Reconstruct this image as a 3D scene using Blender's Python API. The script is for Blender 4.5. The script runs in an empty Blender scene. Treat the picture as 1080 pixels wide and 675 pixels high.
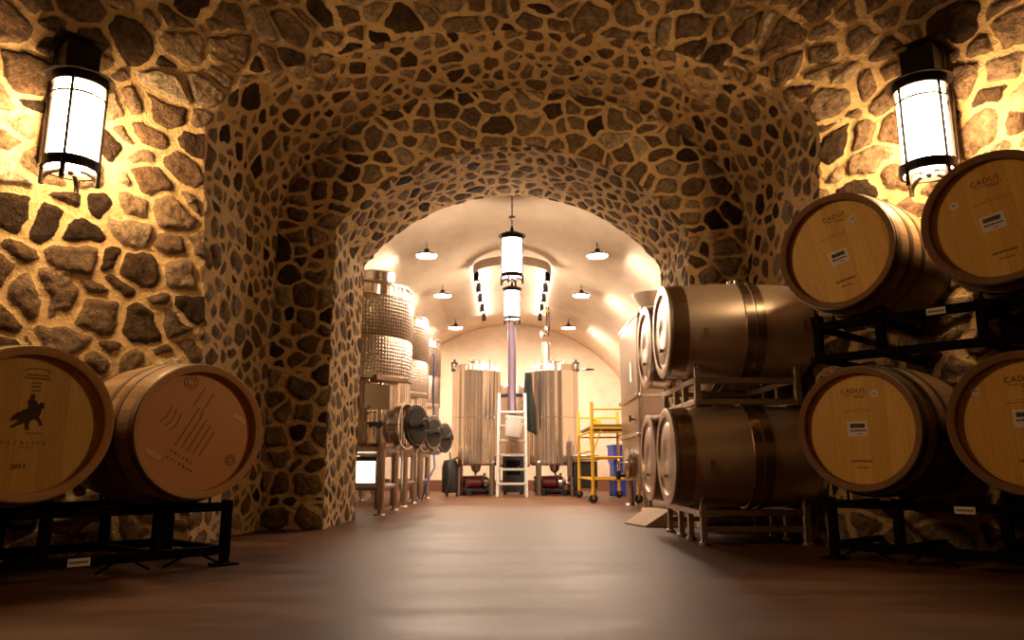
import bpy, bmesh, math, random
import numpy as np
from mathutils import Vector, Matrix
PI = math.pi
rng = random.Random(7)
scene = bpy.context.scene
COL = scene.collection

# ------------------------------------------------------------------ materials
def srgb(h):
    c = [int(h[i:i+2], 16)/255 for i in (0, 2, 4)]
    return tuple((x/12.92 if x <= .04045 else ((x+.055)/1.055)**2.4) for x in c) + (1,)

class NT:
    def __init__(s, name):
        s.m = bpy.data.materials.new(name); s.m.use_nodes = True
        s.t = s.m.node_tree; s.b = s.t.nodes['Principled BSDF']
    def n(s, typ, **kw):
        nd = s.t.nodes.new(typ)
        for k, v in kw.items():
            if k.startswith('i_'):
                nd.inputs[int(k[2:]) if k[2:].isdigit() else k[2:].replace('_', ' ')].default_value = v
            else: setattr(nd, k, v)
        return nd
    def l(s, a, b): s.t.links.new(a, b)
    def math(s, op, a, b=None, c=None):
        nd = s.n('ShaderNodeMath', operation=op)
        for i, x in enumerate((a, b, c)):
            if x is None: continue
            if isinstance(x, (int, float)): nd.inputs[i].default_value = x
            else: s.l(x, nd.inputs[i])
        return nd.outputs[0]
    def ramp(s, fac, stops, interp='LINEAR'):
        r = s.n('ShaderNodeValToRGB'); r.color_ramp.interpolation = interp
        e = r.color_ramp.elements
        while len(e) < len(stops): e.new(.5)
        for i, (p, c) in enumerate(stops):
            e[i].position = p; e[i].color = c if len(c) == 4 else (*c, 1)
        s.l(fac, r.inputs[0]); return r.outputs[0]
    def mixc(s, fac, a, b, blend='MIX'):
        nd = s.n('ShaderNodeMix', data_type='RGBA', blend_type=blend)
        for inp, x in ((nd.inputs[0], fac), (nd.inputs[6], a), (nd.inputs[7], b)):
            if isinstance(x, (int, float, tuple)): inp.default_value = x
            else: s.l(x, inp)
        return nd.outputs[2]
    def coord(s, which='Object', scale=(1, 1, 1)):
        tc = s.n('ShaderNodeTexCoord'); mp = s.n('ShaderNodeMapping')
        mp.inputs['Scale'].default_value = scale
        s.l(tc.outputs[which], mp.inputs[0]); return mp.outputs[0]
    def noise(s, vec, scale, detail=4, rough=.5, out=0):
        nd = s.n('ShaderNodeTexNoise'); s.l(vec, nd.inputs['Vector'])
        nd.inputs['Scale'].default_value = scale; nd.inputs['Detail'].default_value = detail
        nd.inputs['Roughness'].default_value = rough
        return nd.outputs[out]
    def bump(s, h, strength=.3, dist=.01):
        b = s.n('ShaderNodeBump'); b.inputs['Strength'].default_value = strength
        b.inputs['Distance'].default_value = dist; s.l(h, b.inputs['Height'])
        s.l(b.outputs[0], s.b.inputs['Normal'])
    def set(s, **kw):
        for k, v in kw.items():
            i = s.b.inputs[k.replace('_', ' ')]
            if hasattr(v, 'is_linked') or isinstance(v, bpy.types.NodeSocket): s.l(v, i)
            else: i.default_value = v
        return s.m

def plain(name, col, rough=.5, metal=0, nscale=30, var=.15, bump=.0, **kw):
    t = NT(name); co = t.coord('Object')
    c = srgb(col) if isinstance(col, str) else (*col, 1)
    n = t.noise(co, nscale, 3)
    dark = tuple(x*(1-var) for x in c[:3]) + (1,); lite = tuple(min(1, x*(1+var)) for x in c[:3]) + (1,)
    t.set(Base_Color=t.mixc(n, dark, lite), Metallic=metal)
    r = t.math('MULTIPLY_ADD', n, .15, rough-.07); t.set(Roughness=r)
    if bump: t.bump(n, bump, .004)
    for k, v in kw.items(): t.set(**{k: v})
    return t.m

def emis(name, col, strength, base=(.8, .8, .8)):
    t = NT(name)
    t.set(Base_Color=(*base, 1), Roughness=.6, Emission_Color=(*col, 1), Emission_Strength=strength)
    return t.m

def stone_mat():
    t = NT('fieldstone_and_mortar'); co = t.coord('Object')
    e = t.n('ShaderNodeAttribute', attribute_name='edge').outputs['Fac']
    r = t.n('ShaderNodeAttribute', attribute_name='rnd').outputs['Fac']
    n1 = t.noise(co, 38, 5, .7); n2 = t.noise(co, 13, 6, .72); n3 = t.noise(co, 130, 3, .6)
    n4 = t.noise(co, 2.2, 3, .5)
    ee = t.math('MULTIPLY_ADD', t.math('SUBTRACT', n1, .5), .020, e)
    mask = t.n('ShaderNodeMapRange', interpolation_type='SMOOTHSTEP')
    mask.inputs['From Min'].default_value = -.002; mask.inputs['From Max'].default_value = .0035
    t.l(ee, mask.inputs['Value']); mask = mask.outputs[0]
    sc = t.ramp(r, [(0, (.030, .017, .010)), (.12, (.085, .048, .026)), (.3, (.17, .10, .056)), (.48, (.25, .16, .092)),
                    (.62, (.14, .085, .052)), (.78, (.34, .235, .145)), (.9, (.21, .13, .078)), (1, (.46, .34, .22))])
    sc = t.mixc(.8, sc, t.ramp(n2, [(.25, (.35, .33, .3)), (.5, (.9, .9, .9)), (.75, (1.7, 1.6, 1.45))]), 'MULTIPLY')
    sc = t.mixc(.8, sc, t.ramp(n1, [(.32, (.45, .43, .4)), (.5, (1, 1, 1)), (.68, (1.6, 1.55, 1.45))]), 'MULTIPLY')
    mc = t.ramp(n2, [(.2, (.56, .335, .145)), (.5, (.73, .47, .22)), (.8, (.82, .575, .30))])
    mc = t.mixc(.35, mc, t.ramp(n3, [(.3, (.6, .6, .6)), (.7, (1.2, 1.2, 1.2))]), 'MULTIPLY')
    mc = t.mixc(.4, mc, t.ramp(n4, [(.3, (.75, .72, .66)), (.7, (1.1, 1.1, 1.1))]), 'MULTIPLY')
    t.set(Base_Color=t.mixc(mask, mc, sc), Roughness=.85)
    h = t.math('ADD', t.math('MULTIPLY', n2, 1.6), t.math('ADD', t.math('MULTIPLY', n1, .8), t.math('MULTIPLY', n3, .3)))
    t.bump(h, 1.0, .03)
    t.b.inputs['Specular IOR Level'].default_value = .1
    return t.m

def shell_stone_mat():   # walls behind the viewpoint
    t = NT('rough_fieldstone'); co = t.coord('Object')
    w = t.noise(co, 3, 3, .5, 1)
    add = t.n('ShaderNodeVectorMath', operation='MULTIPLY_ADD'); add.inputs[1].default_value = (.15, .15, .15)
    t.l(w, add.inputs[0]); t.l(co, add.inputs[2])
    v = t.n('ShaderNodeTexVoronoi', feature='DISTANCE_TO_EDGE', i_Scale=4.2); t.l(add.outputs[0], v.inputs['Vector'])
    v2 = t.n('ShaderNodeTexVoronoi', i_Scale=4.2); t.l(add.outputs[0], v2.inputs['Vector'])
    m = t.ramp(v.outputs[0], [(.08, (0, 0, 0)), (.12, (1, 1, 1))])
    sc = t.mixc(.5, (.12, .08, .045, 1), v2.outputs['Color'], 'MULTIPLY')
    t.set(Base_Color=t.mixc(m, (.45, .31, .16, 1), sc), Roughness=.9)
    t.bump(m, .6, .02); return t.m

def plaster_mat():
    t = NT('cream_plaster'); co = t.coord('Object')
    n = t.noise(co, 1.1, 4, .6); n2 = t.noise(t.coord('Object', (1, .35, 1)), 5, 4, .6)
    c = t.ramp(n, [(.3, (.76, .61, .46)), (.7, (.87, .73, .58))])
    c = t.mixc(.25, c, t.ramp(n2, [(.35, (.75, .7, .65)), (.6, (1.05, 1.05, 1.05))]), 'MULTIPLY')
    t.set(Base_Color=c, Roughness=.9); t.bump(n2, .15, .02); t.b.inputs['Specular IOR Level'].default_value = .05; return t.m

def floor_mat():
    t = NT('sealed_concrete'); co = t.coord('Object'); cs = t.coord('Object', (.5, 1.6, 1))
    n = t.noise(co, .9, 5, .6); n2 = t.noise(cs, 2.3, 5, .6); n3 = t.noise(co, 40, 3)
    c = t.ramp(n2, [(.3, (.055, .022, .009)), (.5, (.10, .043, .019)), (.7, (.155, .074, .037))])
    c = t.mixc(.5, c, t.ramp(n, [(.3, (.7, .68, .66)), (.7, (1.15, 1.15, 1.15))]), 'MULTIPLY')
    c = t.mixc(.2, c, t.ramp(n3, [(.3, (.7, .7, .7)), (.7, (1.2, 1.2, 1.2))]), 'MULTIPLY')
    # control joint across the floor
    sp = t.n('ShaderNodeSeparateXYZ'); t.l(co, sp.inputs[0])
    j = t.math('ABSOLUTE', t.math('SUBTRACT', t.math('MODULO', t.math('ADD', sp.outputs[1], 30.0), 2.9), 1.2))
    j = t.math('LESS_THAN', j, .006)
    c = t.mixc(t.math('MULTIPLY', j, .5), c, (.05, .03, .02, 1))
    t.set(Base_Color=c, Roughness=t.math('MULTIPLY_ADD', n2, .30, .34))
    t.bump(t.math('ADD', n3, t.math('MULTIPLY', n2, 2)), .06, .01)
    t.b.inputs['Specular IOR Level'].default_value = .17
    return t.m

def steel_mat(name, col=(.62, .56, .50), rough=.3, streak=(1, 1, .03), amt=.12, dimple=False, wave=None):
    t = NT(name); co = t.coord('Object', streak); n = t.noise(co, 60, 3, .6)
    n2 = t.noise(t.coord('Object'), 2.5, 3)
    c = t.mixc(n, tuple(x*.88 for x in col)+(1,), tuple(col)+(1,))
    t.set(Base_Color=c, Metallic=1.0)
    t.set(Roughness=t.math('ADD', t.math('MULTIPLY_ADD', n, amt, rough-amt/2), t.math('MULTIPLY', n2, .06)))
    if dimple:
        uv = t.n('ShaderNodeTexCoord').outputs['UV']; sp = t.n('ShaderNodeSeparateXYZ'); t.l(uv, sp.inputs[0])
        k = 2*PI/.07
        h = t.math('MULTIPLY', t.math('COSINE', t.math('MULTIPLY', sp.outputs[0], k)), t.math('COSINE', t.math('MULTIPLY', sp.outputs[1], k)))
        h = t.math('ABSOLUTE', h); h = t.math('POWER', h, 2.0)
        t.bump(t.math('MULTIPLY', h, -1.0), .35, .010)
    elif wave:
        nw = t.noise(t.coord('Object', wave), 1.0, 0, .5); t.bump(nw, 1.0, .045)
    else:
        t.bump(n, .04, .002)
    return t.m

def wood_head_mat(name, base, alt, roll):
    t = NT(name)
    tc = t.n('ShaderNodeTexCoord'); mp = t.n('ShaderNodeMapping'); mp.inputs['Rotation'].default_value = (0, roll, 0)
    t.l(tc.outputs['Object'], mp.inputs[0]); v = mp.outputs[0]
    sp = t.n('ShaderNodeSeparateXYZ'); t.l(v, sp.inputs[0])
    pl = t.math('FLOOR', t.math('DIVIDE', t.math('ADD', sp.outputs[0], .043), .087))
    wn = t.n('ShaderNodeTexWhiteNoise', noise_dimensions='1D'); t.l(pl, wn.inputs['W'])
    mp2 = t.n('ShaderNodeMapping'); mp2.inputs['Scale'].default_value = (22, 1, 1.6); t.l(v, mp2.inputs[0])
    g = t.noise(mp2.outputs[0], 5, 5, .65)
    c = t.mixc(wn.outputs[0], (*base, 1), (*alt, 1))
    c = t.mixc(.45, c, t.ramp(g, [(.3, (.68, .62, .5)), (.65, (1.15, 1.12, 1.1))]), 'MULTIPLY')
    fr = t.math('ABSOLUTE', t.math('SUBTRACT', t.math('FRACT', t.math('DIVIDE', t.math('ADD', sp.outputs[0], .043), .087)), .5))
    seam = t.math('GREATER_THAN', fr, .487)
    c = t.mixc(t.math('MULTIPLY', seam, .3), c, (.08, .04, .015, 1))
    t.set(Base_Color=c, Roughness=.55); t.bump(g, .12, .003); return t.m

def stave_mat(name, base, alt):
    t = NT(name); uv = t.n('ShaderNodeTexCoord').outputs['UV']
    sp = t.n('ShaderNodeSeparateXYZ'); t.l(uv, sp.inputs[0])
    k = t.math('DIVIDE', sp.outputs[0], .068); wn = t.n('ShaderNodeTexWhiteNoise', noise_dimensions='1D'); t.l(t.math('FLOOR', k), wn.inputs['W'])
    mp = t.n('ShaderNodeMapping'); mp.inputs['Scale'].default_value = (30, 2, 1); t.l(uv, mp.inputs[0])
    g = t.noise(mp.outputs[0], 3, 5, .6)
    c = t.mixc(wn.outputs[0], (*base, 1), (*alt, 1))
    c = t.mixc(.5, c, t.ramp(g, [(.3, (.6, .55, .5)), (.65, (1.15, 1.1, 1.1))]), 'MULTIPLY')
    s = t.math('GREATER_THAN', t.math('ABSOLUTE', t.math('SUBTRACT', t.math('FRACT', k), .5)), .475)
    c = t.mixc(t.math('MULTIPLY', s, .6), c, (.03, .015, .008, 1))
    t.set(Base_Color=c, Roughness=.55); t.bump(g, .15, .004); return t.m

M = {}
M['stone'] = stone_mat(); M['shell'] = shell_stone_mat(); M['plaster'] = plaster_mat(); M['floor'] = floor_mat()
M['steel'] = steel_mat('brushed_steel', (.52, .42, .34)); M['steel_mirror'] = steel_mat('polished_steel', (.55, .48, .42), .2, amt=.06)
M['steel_tank'] = steel_mat('smooth_tank_steel', (.80, .68, .57), .16, amt=.08, wave=(13, 13, .02))
M['steel_tank'].node_tree.nodes['Principled BSDF'].inputs['Metallic'].default_value = .92
M['steel_barrel'] = steel_mat('satin_barrel_steel', (.84, .68, .55), .36, (.03, 1, 1), .12)
M['steel_barrel'].node_tree.nodes['Principled BSDF'].inputs['Metallic'].default_value = .8
M['steel_head'] = steel_mat('pressed_head_steel', (.66, .54, .45), .34, amt=.06)
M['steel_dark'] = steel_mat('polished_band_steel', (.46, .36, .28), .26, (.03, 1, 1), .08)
M['steel_box'] = steel_mat('matte_box_steel', (.42, .33, .27), .27)
M['steel_rack'] = steel_mat('rack_tube_steel', (.55, .45, .37), .38, (1, 1, 1), .1)
M['dimple'] = steel_mat('dimpled_jacket_steel', (.33, .26, .205), .27, dimple=True)
M['bronze'] = plain('dark_bronze', (.022, .013, .009), .42, .8)
M['black_metal'] = plain('black_painted_steel', (.006, .0042, .0035), .85)
M['rubber'] = plain('black_rubber', (.012, .01, .01), .55)
M['black_metal'].node_tree.nodes['Principled BSDF'].inputs['Specular IOR Level'].default_value = .05
M['hoop_dark'] = plain('dark_hoop_steel', (.16, .125, .10), .42, .9)
M['hoop_galv'] = plain('galvanised_hoop_steel', (.42, .34, .26), .38, .9)
M['paper'] = plain('label_paper', (.75, .66, .58), .7, var=.05)
M['ink'] = plain('brown_print', (.05, .022, .010), .8); M['ink_faint'] = plain('faint_branding', (.20, .10, .035), .8)
M['ink_soft'] = plain('pressed_brown_mark', (.24, .095, .035), .8)
M['ink_black'] = plain('black_print', (.02, .013, .01), .8)
M['yellow'] = plain('yellow_paint', (.75, .42, .02), .45); M['plank'] = plain('plywood_deck', (.16, .085, .04), .8)
M['blue'] = plain('blue_plastic', (.02, .05, .38), .45); M['bluehose'] = plain('blue_hose_rubber', (.012, .02, .13), .4)
M['purple'] = plain('violet_hose_plastic', (.085, .048, .088), .35); M['white'] = plain('white_plastic', (.78, .74, .70), .45, var=.04)
M['alu'] = plain('white_painted_aluminium', (.56, .52, .47), .4, .3, var=.05)
M['red'] = plain('red_enamel', (.16, .012, .009), .5); M['cloth'] = plain('dark_green_cloth', (.006, .011, .008), .9, bump=.4)
M['card'] = plain('brown_cardboard', (.42, .27, .16), .8); M['rag'] = plain('pale_blue_cloth', (.35, .38, .48), .9, bump=.4)
M['base'] = plain('reddish_baseboard', (.16, .06, .03), .6); M['brass'] = plain('brass_fitting', (.55, .32, .10), .3, .9)
M['amber'] = plain('yellow_plastic', (.85, .62, .05), .4)
M['glow_wall'] = emis('glowing_frosted_glass', (1.0, .67, .33), 115)
M['glow_fill'] = emis('fill_lantern_glass', (1.0, .56, .20), 4.5)
M['added_uplight'] = emis('added_uplight_glow', (1.0, .80, .62), 220)
M['glow_hang'] = emis('glowing_hanging_glass', (1.0, .78, .56), 65)
M['bulb'] = emis('glowing_bulb', (1.0, .79, .60), 560)
M['glow_patch'] = emis('added_panel_glow', (1.0, .84, .62), 3.0)
t = NT('clear_glass'); t.set(Base_Color=(.95, .93, .9, 1), Roughness=.05, Transmission_Weight=1.0, IOR=1.45); M['glass'] = t.m
t = NT('translucent_lid'); t.set(Base_Color=(.75, .62, .5, 1), Roughness=.35, Metallic=.6); M['lid'] = t.m

# ------------------------------------------------------------------ mesh builder
class MB:
    def __init__(s): s.v = []; s.f = []; s.uv = []; s.X = Matrix.Identity(4)
    def add(s, vs, fs, uvs=None):
        o = len(s.v); s.v += [tuple(s.X @ Vector(p)) for p in vs]
        for i, f in enumerate(fs):
            s.f.append([o+k for k in f]); s.uv.append(uvs[i] if uvs else [(0, 0)]*len(f))
        return s
    def box(s, c, d, rot=None):
        x, y, z = (k/2 for k in d); R = rot or Matrix.Identity(3); c = Vector(c)
        P = [c + R @ Vector((sx*x, sy*y, sz*z)) for sx in (-1, 1) for sy in (-1, 1) for sz in (-1, 1)]
        return s.add(P, [(0, 1, 3, 2), (4, 6, 7, 5), (0, 4, 5, 1), (2, 3, 7, 6), (0, 2, 6, 4), (1, 5, 7, 3)])
    def beam(s, a, b, w, h=None):
        a, b = Vector(a), Vector(b); d = b-a; h = h or w
        q = d.to_track_quat('Y', 'Z').to_matrix()
        return s.box((a+b)/2, (w, d.length, h), q)
    def lathe(s, prof, seg=48, axis='Z', c=(0, 0, 0), a0=0, a1=2*PI, uvr=None):
        full = abs(a1-a0-2*PI) < 1e-6; n = seg if full else seg+1
        vs = []; c = Vector(c)
        for r, z in prof:
            for k in range(n):
                a = a0+(a1-a0)*k/seg; x, y = r*math.cos(a), r*math.sin(a)
                p = {'Z': (x, y, z), 'Y': (x, z, -y), 'X': (z, x, y)}[axis]
                vs.append(c+Vector(p))
        fs = []; uv = []; L = 0; R = uvr or max(p[0] for p in prof)
        for i in range(len(prof)-1):
            L2 = L+math.hypot(prof[i+1][0]-prof[i][0], prof[i+1][1]-prof[i][1])
            for k in range(seg):
                k2 = (k+1) % n if full else k+1
                fs.append((i*n+k, i*n+k2, (i+1)*n+k2, (i+1)*n+k))
                u0, u1 = R*(a1-a0)*k/seg, R*(a1-a0)*(k+1)/seg
                uv.append([(u0, L), (u1, L), (u1, L2), (u0, L2)])
            L = L2
        return s.add(vs, fs, uv)
    def cyl(s, a, b, r, r2=None, seg=20, cap=True):
        a, b = Vector(a), Vector(b); r2 = r if r2 is None else r2; d = (b-a)
        q = d.to_track_quat('Z', 'Y').to_matrix(); vs = []
        for c, rr in ((a, r), (b, r2)):
            for k in range(seg):
                an = 2*PI*k/seg; vs.append(c+q @ Vector((rr*math.cos(an), rr*math.sin(an), 0)))
        fs = [(k, (k+1) % seg, seg+(k+1) % seg, seg+k) for k in range(seg)]
        if cap: fs += [tuple(range(seg))[::-1], tuple(range(seg, 2*seg))]
        return s.add(vs, fs)
    def tube(s, pts, r, seg=10, closed=False, flat=None):
        pts = [Vector(p) for p in pts]; n = len(pts); vs = []; up = None
        for i, p in enumerate(pts):
            if closed: d = pts[(i+1) % n]-pts[i-1]
            else: d = pts[min(i+1, n-1)]-pts[max(i-1, 0)]
            d.normalize()
            if up is None: up = Vector((0, 0, 1)) if abs(d.z) < .9 else Vector((1, 0, 0))
            x = d.cross(up).normalized(); up = x.cross(d).normalized()
            for k in range(seg):
                a = 2*PI*k/seg
                if flat: ca, sa = math.cos(a+PI/4), math.sin(a+PI/4); vs.append(p+x*flat[0]*.7071*(1 if ca > 0 else -1)*1.0+up*flat[1]*.7071*(1 if sa > 0 else -1))
                else: vs.append(p+(x*math.cos(a)+up*math.sin(a))*r)
        fs = []
        for i in range(n if closed else n-1):
            j = (i+1) % n
            fs += [(i*seg+k, i*seg+(k+1) % seg, j*seg+(k+1) % seg, j*seg+k) for k in range(seg)]
        if not closed: fs += [tuple(range(seg))[::-1], tuple(range((n-1)*seg, n*seg))]
        return s.add(vs, fs)
    def prism(s, pts, h, O=(0, 0, 0), U=(1, 0, 0), V=(0, 0, 1)):
        O, U, V = Vector(O), Vector(U), Vector(V); N = U.cross(V).normalized(); n = len(pts)
        vs = [O+U*x+V*y for x, y in pts]+[O+U*x+V*y+N*h for x, y in pts]
        fs = [tuple(range(n))[::-1], tuple(range(n, 2*n))]+[(k, (k+1) % n, n+(k+1) % n, n+k) for k in range(n)]
        return s.add(vs, fs)
    def build(s, name, mat, parent=None, bevel=0, label=None, kind=None, angle=35):
        me = bpy.data.meshes.new(name); me.from_pydata(s.v, [], s.f); me.update()
        uvl = me.uv_layers.new(name='UVMap'); flat = [c for f in s.uv for uv in f for c in uv]
        if len(flat) == 2*len(me.loops): uvl.data.foreach_set('uv', flat)
        bm = bmesh.new(); bm.from_mesh(me); bmesh.ops.recalc_face_normals(bm, faces=bm.faces); bm.to_mesh(me); bm.free()
        me.polygons.foreach_set('use_smooth', [True]*len(me.polygons))
        me.set_sharp_from_angle(angle=math.radians(angle))
        me.materials.append(M[mat] if isinstance(mat, str) else mat)
        o = bpy.data.objects.new(name, me); COL.objects.link(o)
        if parent: o.parent = parent
        if bevel:
            b = o.modifiers.new('bevel', 'BEVEL'); b.width = bevel; b.segments = 2; b.limit_method = 'ANGLE'
        if label: o['label'] = label
        if kind: o['kind'] = kind
        return o

def thing(name, label, cat, loc=(0, 0, 0), rz=0, group=None):
    o = bpy.data.objects.new(name, None); COL.objects.link(o); o.empty_display_size = .1
    o.location = loc; o.rotation_euler = (0, 0, rz); o['label'] = label; o['category'] = cat
    if group: o['group'] = group
    return o
def tag(o, label, cat, group=None):
    o['label'] = label; o['category'] = cat
    if group: o['group'] = group
    return o
def kids(o): return [c for c in bpy.data.objects if c.parent == o]
def dup(root, loc, rz=None, label=None):
    r = root.copy(); COL.objects.link(r); r.location = loc
    if rz is not None: r.rotation_euler = (0, 0, rz)
    if label: r['label'] = label
    for ch in kids(root):
        c = ch.copy(); COL.objects.link(c); c.parent = r
        for g in kids(ch):
            d = g.copy(); COL.objects.link(d); d.parent = c
    return r

# ------------------------------------------------------------------ stonework
def hsh(ix, iy, k):
    h = (ix.astype(np.int64)*374761393 + iy.astype(np.int64)*668265263 + k*974711) & 0xffffffff
    h = ((h ^ (h >> 13))*1274126177) & 0xffffffff
    h = (h ^ (h >> 16)) & 0xffffffff
    return h/4294967296.0
def vnoise(x, y, k=0):
    ix, iy = np.floor(x).astype(np.int64), np.floor(y).astype(np.int64); fx, fy = x-ix, y-iy
    fx, fy = fx*fx*(3-2*fx), fy*fy*(3-2*fy)
    a = hsh(ix, iy, k)*(1-fx)+hsh(ix+1, iy, k)*fx; b = hsh(ix, iy+1, k)*(1-fx)+hsh(ix+1, iy+1, k)*fx
    return a*(1-fy)+b*fy
def fbm(x, y, k=0): return (vnoise(x, y, k)+.5*vnoise(2.1*x, 2.1*y, k+7)+.25*vnoise(4.3*x, 4.3*y, k+13))/1.75-.5
def stones(u, v, cu, cv, seed, mortar=.012, kr=.0075):
    """edge distance (metres, >0 inside a stone), random value per stone"""
    u, v = u+fbm(u*6, v*6, seed+1)*.09+fbm(u*20, v*20, seed+21)*.02, v+fbm(u*6, v*6, seed+2)*.09+fbm(u*20, v*20, seed+22)*.02
    X = u/cu; Y = v/cv; gx, gy = np.floor(X).astype(np.int64), np.floor(Y).astype(np.int64)
    cand = []
    for dx in range(-2, 3):
        for dy in range(-2, 3):
            jx, jy = gx+dx, gy+dy
            px = (jx+.5+.5*(jy & 1)+(hsh(jx, jy, seed)-.5)*.86)*cu; py = (jy+.5+(hsh(jx, jy, seed+3)-.5)*.86)*cv
            w = (hsh(jx, jy, seed+5)-.5)*.85*cu*cv
            cand.append((px, py, w, hsh(jx, jy, seed+9)))
    D = np.stack([((u-c[0]))**2+((v-c[1])*cu/cv)**2-c[2] for c in cand])
    i0 = np.argmin(D, 0); ar = np.arange(len(u))
    PX = np.stack([c[0] for c in cand]); PY = np.stack([c[1] for c in cand]); R = np.stack([c[3] for c in cand])
    px0, py0, d0, r0 = PX[i0, ar], PY[i0, ar], D[i0, ar], R[i0, ar]
    acc = np.zeros(len(u))
    for j in range(len(cand)):
        dist = np.sqrt((PX[j]-px0)**2+((PY[j]-py0)*cu/cv)**2)+1e-9
        e = (D[j]-d0)/(2*dist); e = np.where(dist < 1e-6, 9, e)
        acc += np.exp(-np.minimum(e, 1.0)/kr)
    e = -kr*np.log(acc+1e-30)
    return e-mortar-.4*mortar*fbm(u*5, v*5, seed+11)*2, r0

ZS_O, RISE_O, A_O = 2.40, 1.10, 1.86
def outer_z(x): return ZS_O+RISE_O*(1-min(1, abs(x)/A_O)**2.2)**.6
ZS_I, A_I, R_I = 2.31, 1.395, 1.75
def plan(x):
    ax = np.abs(x)
    return np.where(ax < 1.3, 5.35-.22*(ax/1.3)**2, 5.13-(ax-1.3)*1.1)
def lean(z): return .2*np.maximum(0, z-1.3)

def build_stone():
    njl = 175; na = 520
    s = []   # list of (jamb? , param)
    zj = np.linspace(0, 1, njl, endpoint=False)
    th = np.linspace(PI, 0, na)
    # outlines
    xo = np.concatenate([-A_O*np.ones(njl), A_O*np.cos(th), A_O*np.ones(njl)])
    zo = np.concatenate([zj*ZS_O, ZS_O+RISE_O*(1-np.abs(np.cos(th))**2.2+1e-12)**.6, (zj*ZS_O)[::-1]])
    zc = 3.01-R_I; t0 = math.asin((ZS_I-zc)/R_I)
    ti = np.linspace(PI-t0, t0, na)
    xi = np.concatenate([-A_I*np.ones(njl), R_I*np.cos(ti)*A_I/(R_I*math.cos(t0)), A_I*np.ones(njl)])
    zi = np.concatenate([zj*ZS_I, zc+R_I*np.sin(ti), (zj*ZS_I)[::-1]])
    n = len(xo)
    def arclen(x, z): return np.concatenate([[0], np.cumsum(np.hypot(np.diff(x), np.diff(z)))])
    so, si = arclen(xo, zo), arclen(xi, zi)
    dirx = np.concatenate([-np.ones(njl), np.cos(th), np.ones(njl)]); dirz = np.concatenate([np.zeros(njl), np.sin(th), np.zeros(njl)])
    rows = []; U = []; V = []; S = []
    # front face from far to edge
    q = np.linspace(1, 0, 175, endpoint=False)
    Z0, Z1 = zo, zo
    for k in q:
        r = 2.1*(.55*k+.45*k*k)
        x = xo+dirx*r; z = zo+dirz*r*.95
        y = plan(x)-lean(z)
        rows.append(np.stack([x, y, z], 1))
        U.append(np.sign(x)*(np.minimum(np.abs(x), 1.3)+1.41*np.maximum(np.abs(x)-1.3, 0))); V.append(z); S.append(np.zeros(n))
    yf = plan(xo)-lean(zo)
    Y1 = 5.78
    for k in np.linspace(0, 1, 105, endpoint=False):
        y = yf+(Y1-yf)*k
        rows.append(np.stack([xo, y, zo], 1)); U.append(so*1.0); V.append(y); S.append(np.ones(n))
    for k in np.linspace(0, 1, 42, endpoint=False):
        x = xo+(xi-xo)*k; z = zo+(zi-zo)*k
        rows.append(np.stack([x, np.full(n, Y1), z], 1)); U.append(x); V.append(z); S.append(2*np.ones(n))
    for k in np.linspace(0, 1, 85):
        y = np.full(n, Y1+(6.92-Y1)*k)
        rows.append(np.stack([xi, y, zi], 1)); U.append(si); V.append(y); S.append(3*np.ones(n))
    for r in (.15, .6, 1.5):   # back flange, hidden from the front
        ii = np.stack([xi+dirx*r, np.full(n, 6.92), zi+dirz*r*.8], 1)
        rows.append(ii); U.append(si); V.append(np.full(n, 6.92+r)); S.append(3*np.ones(n))
    P = np.stack(rows); m = P.shape[0]
    U, V, S = (np.stack(a).ravel() for a in (U, V, S))
    e = np.zeros(m*n); rn = np.zeros(m*n)
    for sec, (cu, cv, seed, mo) in {0: (.195, .15, 11, .0175), 1: (.10, .14, 23, .015), 2: (.165, .13, 31, .016), 3: (.10, .14, 47, .0145)}.items():
        w = np.where(S == sec)[0]
        for c in range(0, len(w), 60000):
            ix = w[c:c+60000]; e[ix], rn[ix] = stones(U[ix], V[ix], cu, cv, seed, mo)
    du = np.gradient(P, axis=1); dv = np.gradient(P, axis=0)
    N = np.cross(du.reshape(-1, 3), dv.reshape(-1, 3)); N /= np.linalg.norm(N, axis=1)[:, None]+1e-12
    # orient: towards the open side (front face looks -Y, reveals look to the passage axis)
    Pf = P.reshape(-1, 3)
    want = np.zeros_like(Pf); want[:, 1] = np.where((S == 0) | (S == 2), -1, 0)
    want[:, 0] = np.where((S == 1) | (S == 3), -Pf[:, 0], -np.sign(Pf[:, 0])*.3*(S == 0)); want[:, 2] = np.where((S == 1) | (S == 3), 1.2-Pf[:, 2], 0)
    sg = np.sign((N*want).sum(1)); sg[sg == 0] = 1
    # grid winding is uniform, so use one sign for all
    N *= np.sign(sg.sum())
    t = np.clip(e/.022, 0, 1); dome = t*t*(3-2*t)
    h = dome*(.018+.022*rn*((rn*37) % 1))+np.where(e > 0, fbm(U*14, V*14, 5)*.026*dome+fbm(U*33, V*33, 15)*.012*dome, 0)+fbm(U*9, V*9, 9)*.010
    h[S == 3] *= .45; h[S == 1] *= .75
    h = h.reshape(m, n); h[-3:] = 0; h = h.ravel()
    Pd = Pf+N*h[:, None]
    Pd[:, 2] = np.maximum(Pd[:, 2], np.where(Pf[:, 2] <= 1e-6, -.02, -.02))
    i = np.arange(m-1)[:, None]*n+np.arange(n-1)[None, :]
    F = np.stack([i, i+1, i+n+1, i+n], -1).reshape(-1, 4)
    me = bpy.data.meshes.new('wall_front')
    me.vertices.add(m*n); me.vertices.foreach_set('co', Pd.ravel().astype(np.float32))
    me.loops.add(F.size); me.loops.foreach_set('vertex_index', F.ravel().astype(np.int32))
    me.polygons.add(len(F)); me.polygons.foreach_set('loop_start', np.arange(0, F.size, 4, dtype=np.int32))
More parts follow.
